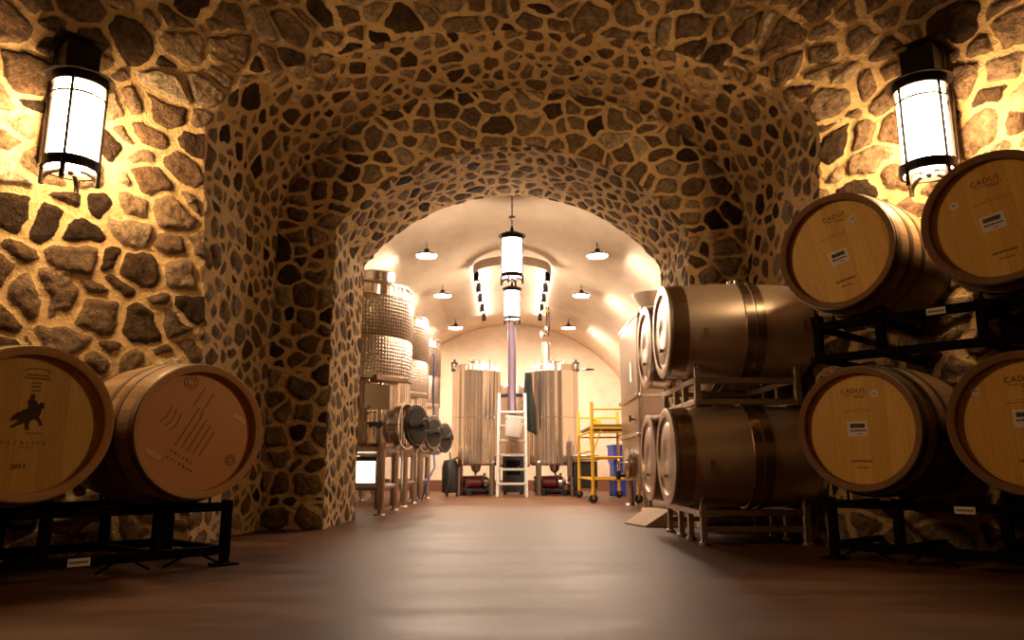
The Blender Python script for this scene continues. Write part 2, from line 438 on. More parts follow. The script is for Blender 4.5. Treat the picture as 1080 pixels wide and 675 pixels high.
    me.polygons.foreach_set('loop_total', np.full(len(F), 4, dtype=np.int32))
    me.update(calc_edges=True); me.validate()
    for nm, arr in (('edge', e), ('rnd', rn)):
        a = me.attributes.new(nm, 'FLOAT', 'POINT'); a.data.foreach_set('value', arr.astype(np.float32))
    me.polygons.foreach_set('use_smooth', [True]*len(F))
    me.materials.append(M['stone'])
    o = bpy.data.objects.new('wall_front', me); COL.objects.link(o); o['kind'] = 'structure'
build_stone()

def struct(o): o['kind'] = 'structure'; return o
mb = MB(); mb.box((0, 6.0, -.05), (9, 22, .1)); struct(mb.build('floor', 'floor'))
# walls and roof of the front chamber behind the viewpoint
mb = MB(); mb.box((-3.85, .1, 2.1), (.3, 6.6, 4.4)); struct(mb.build('wall_left', 'shell'))
mb = MB(); mb.box((3.85, .1, 2.1), (.3, 6.6, 4.4)); struct(mb.build('wall_right', 'shell'))
mb = MB(); mb.box((0, -3.25, 2.1), (8, .3, 4.4)); struct(mb.build('wall_rear', 'shell'))
mb = MB(); mb.box((0, 1.1, 4.35), (8, 9, .3)); struct(mb.build('ceiling', 'shell'))
# plastered cellar beyond: circular vault on low walls
RV, ZC, YF = 2.86, .64, 15.6
mb = MB(); n = 72; pv = [(-RV, 0)]+[(RV*math.cos(PI-PI*k/n), ZC+RV*math.sin(PI*k/n)) for k in range(n+1)]+[(RV, 0)]
ys = [6.95+(YF-6.95)*k/24 for k in range(25)]
vs = [(x, y, z) for y in ys for x, z in pv]; L = len(pv)
mb.add(vs, [(j*L+k, j*L+k+1, (j+1)*L+k+1, (j+1)*L+k) for j in range(24) for k in range(L-1)])
o = struct(mb.build('ceiling_vault', 'plaster')); sm = o.modifiers.new('thick', 'SOLIDIFY'); sm.thickness = .12; sm.offset = -1
mb = MB(); mb.box((0, YF+.1, 1.9), (2*RV+.4, .2, 3.9)); struct(mb.build('wall_back', 'plaster'))
mb = MB(); mb.prism([(A_I+.1, 0), (RV+.1, 0), (RV+.1, 3.9), (-RV-.1, 3.9), (-RV-.1, 0), (-A_I-.1, 0), (-A_I-.1, 2.4), (-.9, 3.0), (0, 3.2), (.9, 3.0), (A_I+.1, 2.4)], .03, (0, 6.99, 0))
struct(mb.build('wall_inner', 'plaster'))
mb = MB(); mb.box((0, YF-.02, .10), (5.6, .04, .20)); struct(mb.build('baseboard_back', 'base'))

# ------------------------------------------------------------------ lanterns
def lantern_parts(root, glow, z0=0, R=.105, H=.40):
    """cylinder lantern; z0 = bottom of the scroll feet"""
    b = z0+.075
    m = MB(); m.lathe([(.0, b+.005), (R, b+.005), (R, b+H), (0, b+H)], 40); m.build('diffuser', glow, root, label='glowing frosted glass cylinder')
    m = MB(); m.lathe([(0, b+H+.075), (.09, b+H+.075), (R+.012, b+H+.055), (R+.014, b+H+.002), (R+.004, b+H+.002), (R-.01, b+H+.03), (0, b+H+.03)], 40)
    m.build('top_cap', 'bronze', root)
    m = MB(); m.lathe([(R+.014, b+H+.045), (R+.042, b+H+.042), (R+.042, b+H+.047), (R+.014, b+H+.051), (R+.014, b+H+.045)], 48); m.build('rim_plate', 'bronze', root)
    m = MB(); m.lathe([(R+.004, b+H-.062), (R+.013, b+H-.062), (R+.013, b+H-.052), (R+.004, b+H-.052), (R+.004, b+H-.062)], 40); m.build('upper_band', 'bronze', root)
    m = MB(); m.lathe([(R+.004, b-.012), (R+.02, b-.016), (R+.02, b+.030), (R+.004, b+.030), (R+.004, b-.016)], 40); m.build('lower_ring', 'bronze', root)
    for k in range(4):
        a = PI/4+k*PI/2+.25; c, s_ = math.cos(a), math.sin(a)
        m = MB(); m.cyl(((R+.012)*c, (R+.012)*s_, b-.01), ((R+.012)*c, (R+.012)*s_, b+H+.03), .0075, seg=8); m.build('rod', 'bronze', root)
        pts = []
        for i in range(9):
            q = i/8*PI/2; rr = R+.010-.075*(1-math.cos(q)); zz = b-.075+.062*math.sin(q)
            pts.append((rr*c, rr*s_, zz))
        m = MB(); m.tube(pts, .010, 8); m.cyl(((R+.012)*c, (R+.012)*s_, b-.085), ((R+.012)*c, (R+.012)*s_, b), .012, seg=8); m.build('scroll_foot', 'bronze', root)
    m = MB(); m.lathe([(0, b-.035), (.012, b-.03), (.016, b-.018), (0, b-.005)], 16); m.build('finial', 'bronze', root)

def wall_lantern(loc, rz, label, glow='glow_wall'):
    r = thing('wall_lantern', label, 'lantern', loc, rz, 'wall lanterns on the stone walls'); r.scale = (1.06, 1.06, 1.06)   # local +Y points to the wall
    lantern_parts(r, glow, 0)
    m = MB(); m.box((0, .175, .64), (.16, .06, .22)); m.box((0, .08, .63), (.15, .16, .17)); m.box((0, .13, .755), (.22, .22, .014)); m.build('bracket', 'bronze', r, .004)
    m = MB(); m.box((0, .215, .40), (.17, .02, .50)); m.box((-.075, .195, .38), (.008, .03, .42)); m.box((.075, .195, .38), (.008, .03, .42)); m.build('wall_plate', 'bronze', r, .003)
    return r
wall_lantern((-2.185, 3.545, 1.825), math.radians(46), 'dark bronze cylinder lantern glowing on the stone wall left of the arch')
for _x in (-1, 1):  # pair of unseen lanterns added as fill light for the barrel heads
    wall_lantern((_x*2.2, -2.86, 1.95), PI, 'added dark bronze fill lantern on the rear wall behind the viewpoint, ' + ('left' if _x < 0 else 'right'), 'glow_fill')
wall_lantern((2.085, 3.585, 1.828), math.radians(-46), 'dark bronze cylinder lantern glowing above the barrels right of the arch')

def hang_lantern(loc, label, top):
    r = thing('hanging_lantern', label, 'lantern', loc, .2, 'cylinder lanterns hanging from chains in the cellar')
    lantern_parts(r, 'glow_hang', 0)
    z = .57
    m = MB(); m.cyl((0, 0, z-.03), (0, 0, z+.03), .022); m.cyl((0, 0, z+.03), (0, 0, z+.06), .014); m.build('stem', 'bronze', r)
    m = MB(); m.lathe([(0, z+.17), (.035, z+.165), (.036, z+.155), (0, z+.15)], 20); m.build('chain_collar', 'bronze', r)
    m = MB(); k = 0; zz = z+.06
    while zz < top-loc[2]:
        pts = [((.010*math.cos(a) if k % 2 else 0), (0 if k % 2 else .010*math.cos(a)), zz+.019+.019*math.sin(a)) for a in [i*PI/4 for i in range(8)]]
        m.tube(pts, .0035, 5, True); zz += .030; k += 1
    m.build('chain', 'bronze', r)
    m = MB(); m.lathe([(0, top-loc[2]+.0), (.06, top-loc[2]+.0), (.05, top-loc[2]-.03), (0, top-loc[2]-.035)], 20); m.build('ceiling_rose', 'bronze', r)
hang_lantern((0, 7.75, 2.345), 'nearer and larger hanging glass cylinder lantern, upper of the two on the passage axis', 3.49)
hang_lantern((0, 10.75, 2.48), 'farther and smaller hanging glass cylinder lantern, seen just below the nearer one', 3.49)

# pendants
def pendant(loc, label, cord):
    r = thing('pendant_lamp', label, 'lamp', loc, 0, 'shallow dome pendants along the plaster vault')
    m = MB(); m.lathe([(.148, 0), (.145, .012), (.115, .035), (.065, .052), (.034, .060), (.030, .098), (0, .104), (0, .10), (.026, .095), (.026, .058), (.06, .046), (.110, .029), (.142, .004), (.148, 0)], 40)
    m.build('shade', 'bronze', r)
    m = MB(); m.lathe([(0, -.006), (.06, -.004), (.118, .004), (.120, .014), (0, .02)], 32); m.build('bulb', 'bulb', r, label='glowing white bulb')
    m = MB(); m.cyl((0, 0, .10), (0, 0, .10+cord), .006, seg=8); m.build('cord', 'bronze', r)
    m = MB(); m.X = Matrix.Translation((0, 0, .10+cord)) @ Matrix.Rotation(math.radians(22)*(1 if loc[0] > 0 else -1), 4, 'Y')
    m.lathe([(0, .03), (.05, .03), (.045, -.005), (0, -.01)], 20); m.build('ceiling_rose', 'bronze', r)
for i, y in enumerate((9.0, 11.2, 13.9)):
    for sx, side in ((-1, 'left'), (1, 'right')):
        where = ('nearest', 'middle', 'farthest')[i]
        pendant((sx*1.05, y, 2.99), f'{where} of the three domed pendant lamps on the {side} side of the vault', .17)

# horseshoe track
r = thing('ceiling_track', 'steel horseshoe trolley track hung under the plaster vault above the centre tanks', 'track', (0, 0, 3.24))
HW = .56
arc = [(HW*math.cos(PI+PI*k/24), 10.7+HW*1.15*math.sin(PI+PI*k/24), 0) for k in range(25)]
pts = [(-HW, 14.5, 0)]+[(-HW, 14.5-3.8*k/10, 0) for k in range(1, 10)]+arc+[(HW, 10.7+3.8*k/10, 0) for k in range(1, 10)]+[(HW, 14.5, 0)]
m = MB()
def band(m, pts, th, h):
    P = [Vector(p) for p in pts]; n = len(P); vs = []
    for i, p in enumerate(P):
        d = (P[min(i+1, n-1)]-P[max(i-1, 0)]).normalized(); x = Vector((d.y, -d.x, 0))
        for a, b in ((-1, -1), (1, -1), (1, 1), (-1, 1)): vs.append(p+x*a*th/2+Vector((0, 0, b*h/2)))
    fs = [(i*4+k, i*4+(k+1) % 4, i*4+4+(k+1) % 4, i*4+4+k) for i in range(n-1) for k in range(4)]+[(3, 2, 1, 0), (n*4-4, n*4-3, n*4-2, n*4-1)]
    m.add(vs, fs)
band(m, pts, .02, .12); m.build('rail', 'steel_rack', r)
for sx in (-1, 1):
    m = MB(); m.box((sx*(HW-.03), 12.5, .066), (.03, 3.6, .008)); m.build('added_uplight_strip', 'added_uplight', r, label='added glowing strip brightening the vault')  # strips added on top of the track to brighten the vault
for sx in (-1, 1):
    for y in (10.6, 11.3, 12.0, 12.8, 13.6):
        m = MB(); m.box((sx*(HW-.05), y, -.09), (.07, .09, .13)); m.cyl((sx*(HW-.05), y, -.03), (sx*(HW-.05), y, .03), .02, seg=10); m.build('trolley_hanger', 'black_metal', r, .006)
for sx in (-1, 1):
    for y in (10.75, 12.6, 14.3):
        m = MB(); m.cyl((sx*HW, y, .05), (sx*HW, y, .215), .012, seg=8); m.build('drop_rod', 'steel_rack', r)

# ------------------------------------------------------------------ text helper
def text_ob(name, s, size, mat, parent, X, spacing=1.0, label=None):
    cu = bpy.data.curves.new('txt', 'FONT'); cu.body = s; cu.size = size; cu.align_x = 'CENTER'; cu.align_y = 'CENTER'
    cu.extrude = .0004; cu.space_character = spacing; cu.resolution_u = 3
    to = bpy.data.objects.new('txt', cu); COL.objects.link(to)
    dg = bpy.context.evaluated_depsgraph_get(); me = bpy.data.meshes.new_from_object(to.evaluated_get(dg))
    bpy.data.objects.remove(to); bpy.data.curves.remove(cu)
    me.transform(X); me.materials.clear(); me.materials.append(M[mat])
    o = bpy.data.objects.new(name, me); COL.objects.link(o); o.parent = parent
    if label: o['label'] = label
    return o

# ------------------------------------------------------------------ oak barrels
M['oak_rim'] = plain('end_grain_oak', (.21, .095, .03), .7, nscale=40, var=.35); M['oak_rim_pale'] = plain('pale_end_grain_oak', (.44, .215, .08), .7, nscale=40, var=.25)
RB, RC, LB = .333, .298, .90
def brad(y): q = (y-LB/2)/(LB/2); return RC+(RB-RC)*(1-q*q)
def oak_barrel(loc, rz, label, group, head, headroll, stave, hoop, hoops, chime='oak_rim'):
    """origin under the belly; axis +Y local, front head near y=0"""
    r = thing('oak_barrel', label, 'barrel', loc, rz, group)
    T = Matrix.Translation((0, 0, RB))
    m = MB(); m.X = T
    pr = [(brad(LB*k/28), LB*k/28) for k in range(29)]
    prof = [(RC-.034, .040), (RC-.030, .006), (RC-.008, 0)]+pr+[(RC-.008, LB), (RC-.03, LB-.006), (RC-.034, LB-.04)]
    m.lathe(pr, 72, 'Y', uvr=.34); m.build('staves', stave, r)
    for pp in (prof[:3]+[pr[0]], [pr[-1]]+prof[-3:]):
        m = MB(); m.X = T; m.lathe(pp, 72, 'Y', uvr=.34); m.build('chime', chime, r, label='end grain rim of the staves')
    m = MB(); m.X = T; m.lathe([(0, .036), (RC-.032, .036), (RC-.030, .055), (0, .055)], 64, 'Y'); hd = m.build('head', head, r, label='round front head of vertical oak planks')
    m = MB(); m.X = T; m.lathe([(0, LB-.036), (RC-.032, LB-.036), (RC-.030, LB-.055), (0, LB-.055)], 48, 'Y'); m.build('head', head, r)
    for y0, y1 in hoops:
        for a, b in ((y0, y1), (LB-y1, LB-y0)):
            m = MB(); m.X = T
            m.lathe([(brad(a)+.0005, a), (brad(a)+.0035, a), (brad(b)+.0035, b), (brad(b)+.0005, b)], 72, 'Y'); m.build('hoop', hoop, r)
    m = MB(); m.X = T; m.cyl((0, LB/2, RB-.006), (0, LB/2, RB+.012), .028, .024); m.build('bung', 'white', r)
    return r, hd
def HX(roll, x, z, yoff=.0352):   # head plane frame: text x->local x, text y->local z, facing -Y
    return (Matrix.Translation((0, 0, RB)) @ Matrix.Rotation(-roll, 4, 'Y') @ Matrix.Translation((x, yoff, z))
            @ Matrix.Rotation(PI/2, 4, 'X'))
oak_hoops_r = [(.012, .052), (.13, .165), (.25, .285)]
STAVE_R = stave_mat('toasted_oak_staves', (.23, .13, .055), (.33, .20, .09))
STAVE_L = stave_mat('pale_oak_staves', (.36, .22, .11), (.50, .32, .17))

def sticker(r, roll, x, z, w=.098, h=.074, extra=.0):
    m = MB(); m.X = HX(roll, x, z, .0355); m.box((0, 0, 0), (w, h, .0008)); st = m.build('sticker', 'paper', r, label='white paper sticker with a barcode')
    m = MB(); m.X = HX(roll, x, z, .0348); rr = random.Random(int(x*1e4)+3); q = -w*.36
    while q < w*.36:
        bw = rr.choice((.0012, .0018, .003)); m.box((q+bw/2, h*.2, 0), (bw, .020, .0006)); q += bw+rr.choice((.0008, .0012))
    m.build('barcode', 'ink_black', st)
    m = MB(); m.X = HX(roll, x, z, .0348)
    q = -w*.38
    while q < w*.36:
        bw = rr.uniform(.004, .010); m.box((q+bw/2, -h*.12, 0), (bw, .007, .0006)); q += bw+.0022
    q = -w*.02
    while q < w*.2:
        bw = rr.uniform(.003, .007); m.box((q+bw/2, -h*.34, 0), (bw, .004, .0006)); q += bw+.002
    m.build('print', 'ink_black', st)
def cadus(r, roll, dotx, dotz, stx=-.012, stz=-.005, tx=-.02):
    text_ob('brand_text', 'CADUS', .034, 'ink', r, HX(roll, tx, .184), 1.12, 'burnt dark brown CADUS lettering')
    m = MB(); m.X = HX(roll, tx+.005, .162); rr = random.Random(5)
    q = -.05
    while q < .055: w = rr.uniform(.004, .010); m.box((q+w/2, rr.uniform(-.001, .001), 0), (w, .004, .0006)); q += w+.003
    q = 0
    while q < .045: w = rr.uniform(.003, .008); m.box((q+w/2, -.010, 0), (w, .006, .0006)); q += w+.002
    m.build('small_print', 'ink_faint', r)
    m = MB(); m.X = HX(roll, 0, .085); q = -.07
    while q < .06: w = rr.uniform(.004, .012); m.box((q+w/2, 0, 0), (w, .003, .0006)); q += w+.003
    q = -.02
    while q < .03: w = rr.uniform(.004, .008); m.box((q+w/2, .012, 0), (w, .003, .0006)); q += w+.003
    m.build('small_print', 'ink_faint', r)
    m = MB(); m.X = HX(roll, -.005, -.155); q = -.045
    while q < .05: w = rr.uniform(.004, .009); m.box((q+w/2, rr.uniform(-.001, .001), 0), (w, .010, .0006)); q += w+.003
    q = -.025
    while q < .03: w = rr.uniform(.004, .009); m.box((q+w/2, -.030, 0), (w, .006, .0006)); q += w+.003
    m.build('small_print', 'ink_faint', r)
    m = MB(); m.X = HX(roll, dotx, dotz, .0352); m.lathe([(0, 0), (.019, 0), (.019, .0008), (0, .0008)], 28)
    d = m.build('round_sticker', 'paper', r, label='small round white sticker')
    m = MB(); m.X = HX(roll, dotx, dotz, .0340); m.box((0, .002, 0), (.020, .004, .0005)); m.box((.001, -.004, 0), (.012, .003, .0005)); m.build('print', 'ink_faint', d)
    sticker(r, roll, stx, stz)

PHI = math.radians(48); eR = Vector((math.sin(PI/2-PHI), -math.cos(PI/2-PHI), 0)); nR = Vector((math.sin(PHI), math.cos(PHI), 0))
H0 = Vector((1.665, 3.70, 0))
GR = 'oak barrels on the black racks at the right'
def hm(i, b, a, roll): return wood_head_mat(f'oak_head_planks_{i}', b, a, roll)
HB, HA = (.68, .36, .06), (.80, .46, .09)
def rb(along, z, roll, i, label, dot, st=(-.012, -.005, -.02)):
    p = H0+eR*along
    r, hd = oak_barrel((p.x, p.y, z-RB), -PHI, label, GR, hm(i, HB, HA, roll), roll, STAVE_R, 'hoop_dark', oak_hoops_r)
    cadus(r, roll, dot[0], dot[1], *st); return r
rb(0, .635, math.radians(0), 1, 'oak barrel with a CADUS head, lower row, beside the lower steel barrels', (.085, .165), (-.01, .0, -.02))
rb(.70, .635, math.radians(2), 2, 'oak barrel with a CADUS head, lower row, cut off by the right edge', (-.175, .15), (.0, .02, .0))
rb(-.035, 1.535, math.radians(11), 3, 'oak barrel with a CADUS head, upper row, nearest the arch', (.118, .135), (.0, -.03, .03))
rb(.68, 1.535, math.radians(8), 4, 'oak barrel with a CADUS head, upper row, in front of the right wall lantern', (-.145, .12), (-.015, -.012, .0))
# long sticker on the shoulder of the lower barrel
GL = 'oak barrels on the black rack at the left'
eL = Vector((-eR.x, eR.y, 0)); nL = Vector((-nR.x, nR.y, 0)); H1 = Vector((-1.40, 3.46, 0))
p = H1
HB2, HA2 = (.47, .235, .10), (.50, .255, .115)
r, hd = oak_barrel((p.x, p.y, .612-RB), PHI, 'oak barrel with slotted plain head and pressed round logos, right on the left rack', GL,
                   plain('brown_head_board', (.55, .235, .085), .55, var=.10), 0, STAVE_L, 'hoop_galv', [(.006, .046), (.15, .185), (.26, .295)], 'oak_rim_pale')
RL = math.radians(-30)
def marks(r, boxes, mat, name, label=None):
    m = MB()
    for x, z, w, h, a in boxes:
        m.X = HX(RL, x, z) @ Matrix.Rotation(a, 4, 'Z'); m.box((0, 0, 0), (w, h, .0006))
    return m.build(name, mat, r, label=label)
marks(r, [(-.055+.030*k, -.01-.004*k, .006, .20-.018*k, 0) for k in range(5)], 'ink_soft', 'tall_stroke_mark')
marks(r, [(-.085, .13, .005, .10, 0), (-.035, .12, .005, .12, 0)], 'ink_soft', 'letter_mark')
for cx, cz, R_ in ((-.155, .165, .034), (.205, -.03, .026)):
    m = MB(); m.X = HX(RL, cx, cz)
    for rr_ in (R_, R_*.55): m.lathe([(rr_-.004, 0), (rr_, 0), (rr_, .0006), (rr_-.004, .0006)], 24)
    for k in range(6): a = k*PI/3; m.box((R_*.72*math.cos(a), R_*.72*math.sin(a), 0), (.008, .005, .0006))
    m.build('round_logo', 'ink_soft', r, label='round branded logo')
m = MB()
for k in range(3):
    m.X = HX(RL, -.165+.028*k, -.015-.004*k)
    m.tube([(.012*math.sin(q*3)-.006, -.045+.09*q, 0) for q in [i/8 for i in range(9)]], .002, 5)
m.build('wavy_mark', 'ink_soft', r)
m = MB(); m.lathe([(.022, 0), (.026, 0), (.026, .0006), (.022, .0006)], 24)
rr = random.Random(3); boxes = []
for row, (z, n_, s_) in enumerate(((-.135, 6, .020), (-.165, 7, .018))):
    for k in range(n_): boxes.append((-.055+k*.021, z+.0*k, rr.uniform(.006, .013), rr.uniform(.008, .014), rr.uniform(-.3, .3)))
marks(r, boxes, 'ink_soft', 'letter_row')
for x, z in ((.135, .155), (-.115, -.19)):
    m = MB(); m.X = HX(RL-math.radians(0), x, z, .0352); o2 = .022
    out = [(o2*math.cos(a)*.5+(.028 if math.cos(a) > 0 else -.028), o2*.55*math.sin(a)) for a in [2*PI*(k+.5)/20 for k in range(20)]]
    m.prism([(x_, y_) for x_, y_ in out], .001, (0, 0, 0), (1, 0, 0), (0, 1, 0)); m.build('slot_plug', plain('pale_slot', (.62, .36, .15), .6), r, label='pale oblong slot plug')
p = H1+eL*.68
RL0 = 0
r, hd = oak_barrel((p.x, p.y, .618-RB), PHI, 'oak barrel with a horse and rider emblem, cut off by the left edge', GL,
                   hm(6, (.50, .27, .05), (.62, .36, .08), 0), 0, STAVE_L, 'hoop_galv', [(.006, .046), (.15, .185), (.26, .295)], 'oak_rim_pale')
# emblem: rider on a galloping horse
horse = [(-.062, -.012), (-.048, .004), (-.036, .010), (-.026, .018), (-.012, .022), (-.008, .036), (-.014, .052), (-.006, .060), (-.008, .072), (.000, .080), (.009, .077), (.011, .066), (.006, .058),
         (.018, .052), (.024, .040), (.034, .050), (.044, .046), (.046, .030), (.038, .020), (.036, .004), (.030, -.008), (.040, -.022), (.046, -.040), (.036, -.044), (.030, -.026), (.016, -.018),
         (.004, -.024), (-.002, -.040), (.002, -.058), (-.008, -.062), (-.014, -.046), (-.016, -.030), (-.026, -.040), (-.044, -.046), (-.058, -.056), (-.064, -.048), (-.048, -.036), (-.036, -.024), (-.050, -.022), (-.066, -.028)]
m = MB(); m.X = HX(0, .0, .035); m.prism(horse, .0006, (0, 0, 0), (1, 0, 0), (0, 1, 0)); m.box((.02, -.072, 0), (.055, .003, .0006)); m.build('emblem', 'ink', r, label='dark horse and rider emblem')
text_ob('brand_text', 'CHEVALIER', .021, 'ink_faint', r, HX(0, -.025, -.075), 1.9)
text_ob('year_text', '2013', .026, 'ink', r, HX(0, -.02, -.165), 1.0)
m = MB(); m.X = HX(0, .01, .19); rr = random.Random(8)
m.tube([(.045*math.cos(a), .012+.014*math.sin(a), 0) for a in [PI*k/10 for k in range(11)]], .0018, 5)
for z, w in ((.000, .07), (-.013, .085), (-.032, .03), (-.045, .034), (-.062, .03)):
    q = -w/2
    while q < w/2: b_ = rr.uniform(.004, .01); m.box((q+b_/2, z, 0), (b_, .006, .0006)); q += b_+.002
m.build('small_print', 'ink_faint', r)
m = MB(); m.X = HX(0, 0, -.092); m.box((0, 0, 0), (.05, .0025, .0006)); m.build('underline', 'ink_faint', r)

# ------------------------------------------------------------------ black barrel racks
def barrel_rack(origin, rz, label, H, sgn, tags, zc, feet=True):
    """local +x along the rack away from the arch (sgn flips), +y towards the wall; origin on the base"""
    r = thing('barrel_rack', label, 'barrel rack', origin, rz, 'black two-barrel racks')
    xs = (-.22, .10, .55, .87); lo = .05 if feet else .0
    yy = (.14, .74)
    for y in yy:
        m = MB(); m.box((sgn*.325, y, H-.02), (1.13, .045, .04)); m.build('top_rail', 'black_metal', r, .003)
        m = MB(); m.box((sgn*.325, y, lo+.02), (1.13, .045, .04)); m.build('bottom_rail', 'black_metal', r, .003)
        for x in xs:
            m = MB(); m.box((sgn*x, y, (lo+H)/2+.005), (.04, .04, H-lo+.01)); m.build('post', 'black_metal', r, .003)
        for x in (xs[0], xs[-1]):
            m = MB()
            if feet: m.box((sgn*x, y, .03), (.035, .035, .05)); m.box((sgn*x, y, .005), (.11, .09, .01))
            else: m.box((sgn*x, y, H+.012), (.05, .045, .05))
            m.build('foot' if feet else 'stop', 'black_metal', r)
    for x in xs:
        m = MB(); m.box((sgn*x, .44, H-.025), (.035, .56, .03)); m.box((sgn*x, .44, lo+.02), (.035, .56, .03)); m.build('cross_tube', 'black_metal', r)
    for cx in (0, .69):
        for y in yy:
            rr_ = brad(y)+.006
            a = [math.radians(-90+d) for d in range(-24, 25, 4)]
            m = MB(); pts = [(sgn*cx+rr_*math.cos(q), y, zc+rr_*math.sin(q)) for q in a]
            m.tube(pts, .006, 6)
            m.tube([pts[0], (pts[0][0], y, H-.03)], .006, 6); m.tube([pts[-1], (pts[-1][0], y, H-.03)], .006, 6); m.build('cradle', 'black_metal', r)
    for x0, x1 in ((-.20, .06), (.12, .34)):
        m = MB(); m.tube([(sgn*x0, .15, .012 if feet else .012), (sgn*(x0+x1)/2, .15, lo+.025), (sgn*x1, .15, .012)], .006, 6); m.build('brace', 'black_metal', r)
    for tx, tz in tags:
        m = MB(); m.box((sgn*tx, .114, tz), (.085, .003, .032)); lb = m.build('tag_label', 'paper', r, label='small white tag')
        m = MB()
        for k in range(9): m.box((sgn*tx-.032+k*.008, .112, tz), (.005, .001, .009))
        m.build('print', 'ink', lb)
    return r
barrel_rack((H1.x, H1.y, 0), PHI, 'black steel rack under the two oak barrels at the left', .288, -1, [(.42, .07)], .612)
barrel_rack((H0.x, H0.y, 0), -PHI, 'black steel floor rack under the lower row of CADUS barrels', .292, 1, [(.40, .262)], .635)
barrel_rack((H0.x, H0.y, .988), -PHI, 'black steel rack stacked between the lower and upper CADUS barrels', .21, 1, [(.37, .185)], .547, feet=False)

# ------------------------------------------------------------------ steel barrels
LS, RSm, RSe = .92, .312, .283
def srad(x): q = (x-LS/2)/(LS/2); return RSe+(RSm-RSe)*(1-q*q)
def steel_barrel(loc, label):
    r = thing('steel_barrel', label, 'barrel', loc, 0, 'stainless steel barrels in the right of the passage')
    T = Matrix.Translation((0, 0, RSm))
    m = MB(); m.X = T; m.lathe([(srad(LS*k/32)-.002, LS*k/32) for k in range(33)], 80, 'X'); m.build('body', 'steel_barrel', r)
    for x, s_ in ((0, -1), (LS, 1)):
        m = MB(); m.X = T
        m.lathe([(RSe-.004, x-s_*.01), (RSe+.012, x-s_*.006), (RSe+.012, x+s_*.012), (RSe-.015, x+s_*.02), (RSe-.045, x+s_*.016), (RSe-.052, x+s_*.002), (RSe-.075, x+s_*.000),
                 (RSe-.085, x+s_*.006), (.12, x+s_*.011), (.05, x+s_*.012), (.045, x+s_*.009), (0, x+s_*.009)], 64, 'X'); m.build('head', 'steel_head', r, label='bright pressed round head')
        m = MB(); m.X = T; a, b = (.012, .105) if s_ < 0 else (LS-.07, LS-.012)
        m.lathe([(srad(a)-.002, a), (srad(a)+.006, a+.003), (srad(b)+.006, b-.003), (srad(b)-.002, b)], 64, 'X'); m.build('end_collar', 'steel_dark' if s_ < 0 else 'steel_mirror', r)
    for a, b in ((.44, .498), (.506, .565)):
        m = MB(); m.X = T; m.lathe([(srad(a)-.002, a), (srad(a)+.005, a+.003), (srad(b)+.005, b-.003), (srad(b)-.002, b)], 64, 'X'); m.build('belly_band', 'steel_dark', r)
    m = MB(); m.X = T; m.box((.20, -srad(.2)*.985, -.06), (.028, .006, .07)); m.build('rating_plate', 'steel_dark', r)
    m = MB(); m.X = T; m.box((.80, -srad(.8)*.995, -.01), (.025, .006, .06)); m.build('rating_plate', 'steel_dark', r)
    m = MB(); m.X = T; m.cyl((.46, 0, RSm-.01), (.46, 0, RSm+.02), .035); m.build('bung', 'steel_mirror', r)
    m = MB(); m.X = T; m.cyl((.006, 0, -.12), (-.03, 0, -.12), .012, seg=12); m.build('tap_stub', 'steel_mirror', r)
    return r
SX = .97
s0 = steel_barrel((SX, 4.79, .52-RSm), 'nearer steel barrel of the lower row, on the low steel rack')
dup(s0, (SX, 5.425, .52-RSm), None, 'farther steel barrel of the lower row, its head against the stone pier')
dup(s0, (SX, 4.79, 1.30-RSm), None, 'nearer steel barrel of the upper row, with a bright highlight')
dup(s0, (SX, 5.425, 1.30-RSm), None, 'farther steel barrel of the upper row, mostly hidden behind the nearer one')

def steel_rack(z0, H, label, feet):
    r = thing('steel_rack', label, 'barrel rack', (0, 0, z0), 0, 'stainless racks under the steel barrels')
    X0, X1 = 1.13, 1.74; RD = .05 if feet else .08
    def sq(m, a, b, w=.036): m.beam(a, b, w)
    ysl = (4.62, 4.95, 5.22, 5.58)
    for X_ in (X0, X1):
        m = MB(); sq(m, (X_, 4.60, H-RD), (X_, 5.66, H-RD)); m.build('side_rail', 'steel_rack', r, .003)
        if not feet:
            m = MB(); sq(m, (X_, 4.60, .045), (X_, 5.66, .045)); m.build('side_rail', 'steel_rack', r, .003)
        for y in ysl:
            m = MB(); end = y in (ysl[0],)
            sq(m, (X_, y, 0.02 if feet else .03), (X_, y, H if end else H-RD))
            if feet: m.cyl((X_, y, 0), (X_, y, .02), .032, seg=16)
            m.build('leg' if feet else 'post', 'steel_rack', r, .003)
    for z in ((H-RD, .09) if feet else (H-RD, .045)):
        for y in (4.66, 5.60):
            m = MB(); sq(m, (X0, y, z), (X1, y, z)); m.build('cross_tube', 'steel_rack', r, .003)
    zc = (1.30 if not feet else .52)-z0
    for cy in (4.79, 5.425):
        for X_ in (X0, X1):
            rr_ = srad(X_-SX)+.010
            for sy in (-1, 1):
                m = MB()
                a = [math.radians(-90+sy*d) for d in (38, 31, 24)]
                m.tube([(X_, cy+rr_*math.cos(q), zc+rr_*math.sin(q)) for q in a], .009, 8)
                if z0+1 > 0: m.tube([(X_, cy+rr_*math.cos(a[1]), zc+rr_*math.sin(a[1])), (X_, cy+rr_*math.cos(a[1]), H-RD)], .01, 8)
                m.build('cradle', 'steel_rack', r)
    return r
steel_rack(0, .235, 'low stainless rack on the floor under the lower steel barrels', True)
steel_rack(.80, .255, 'stainless rack stacked between lower and upper steel barrels', False)

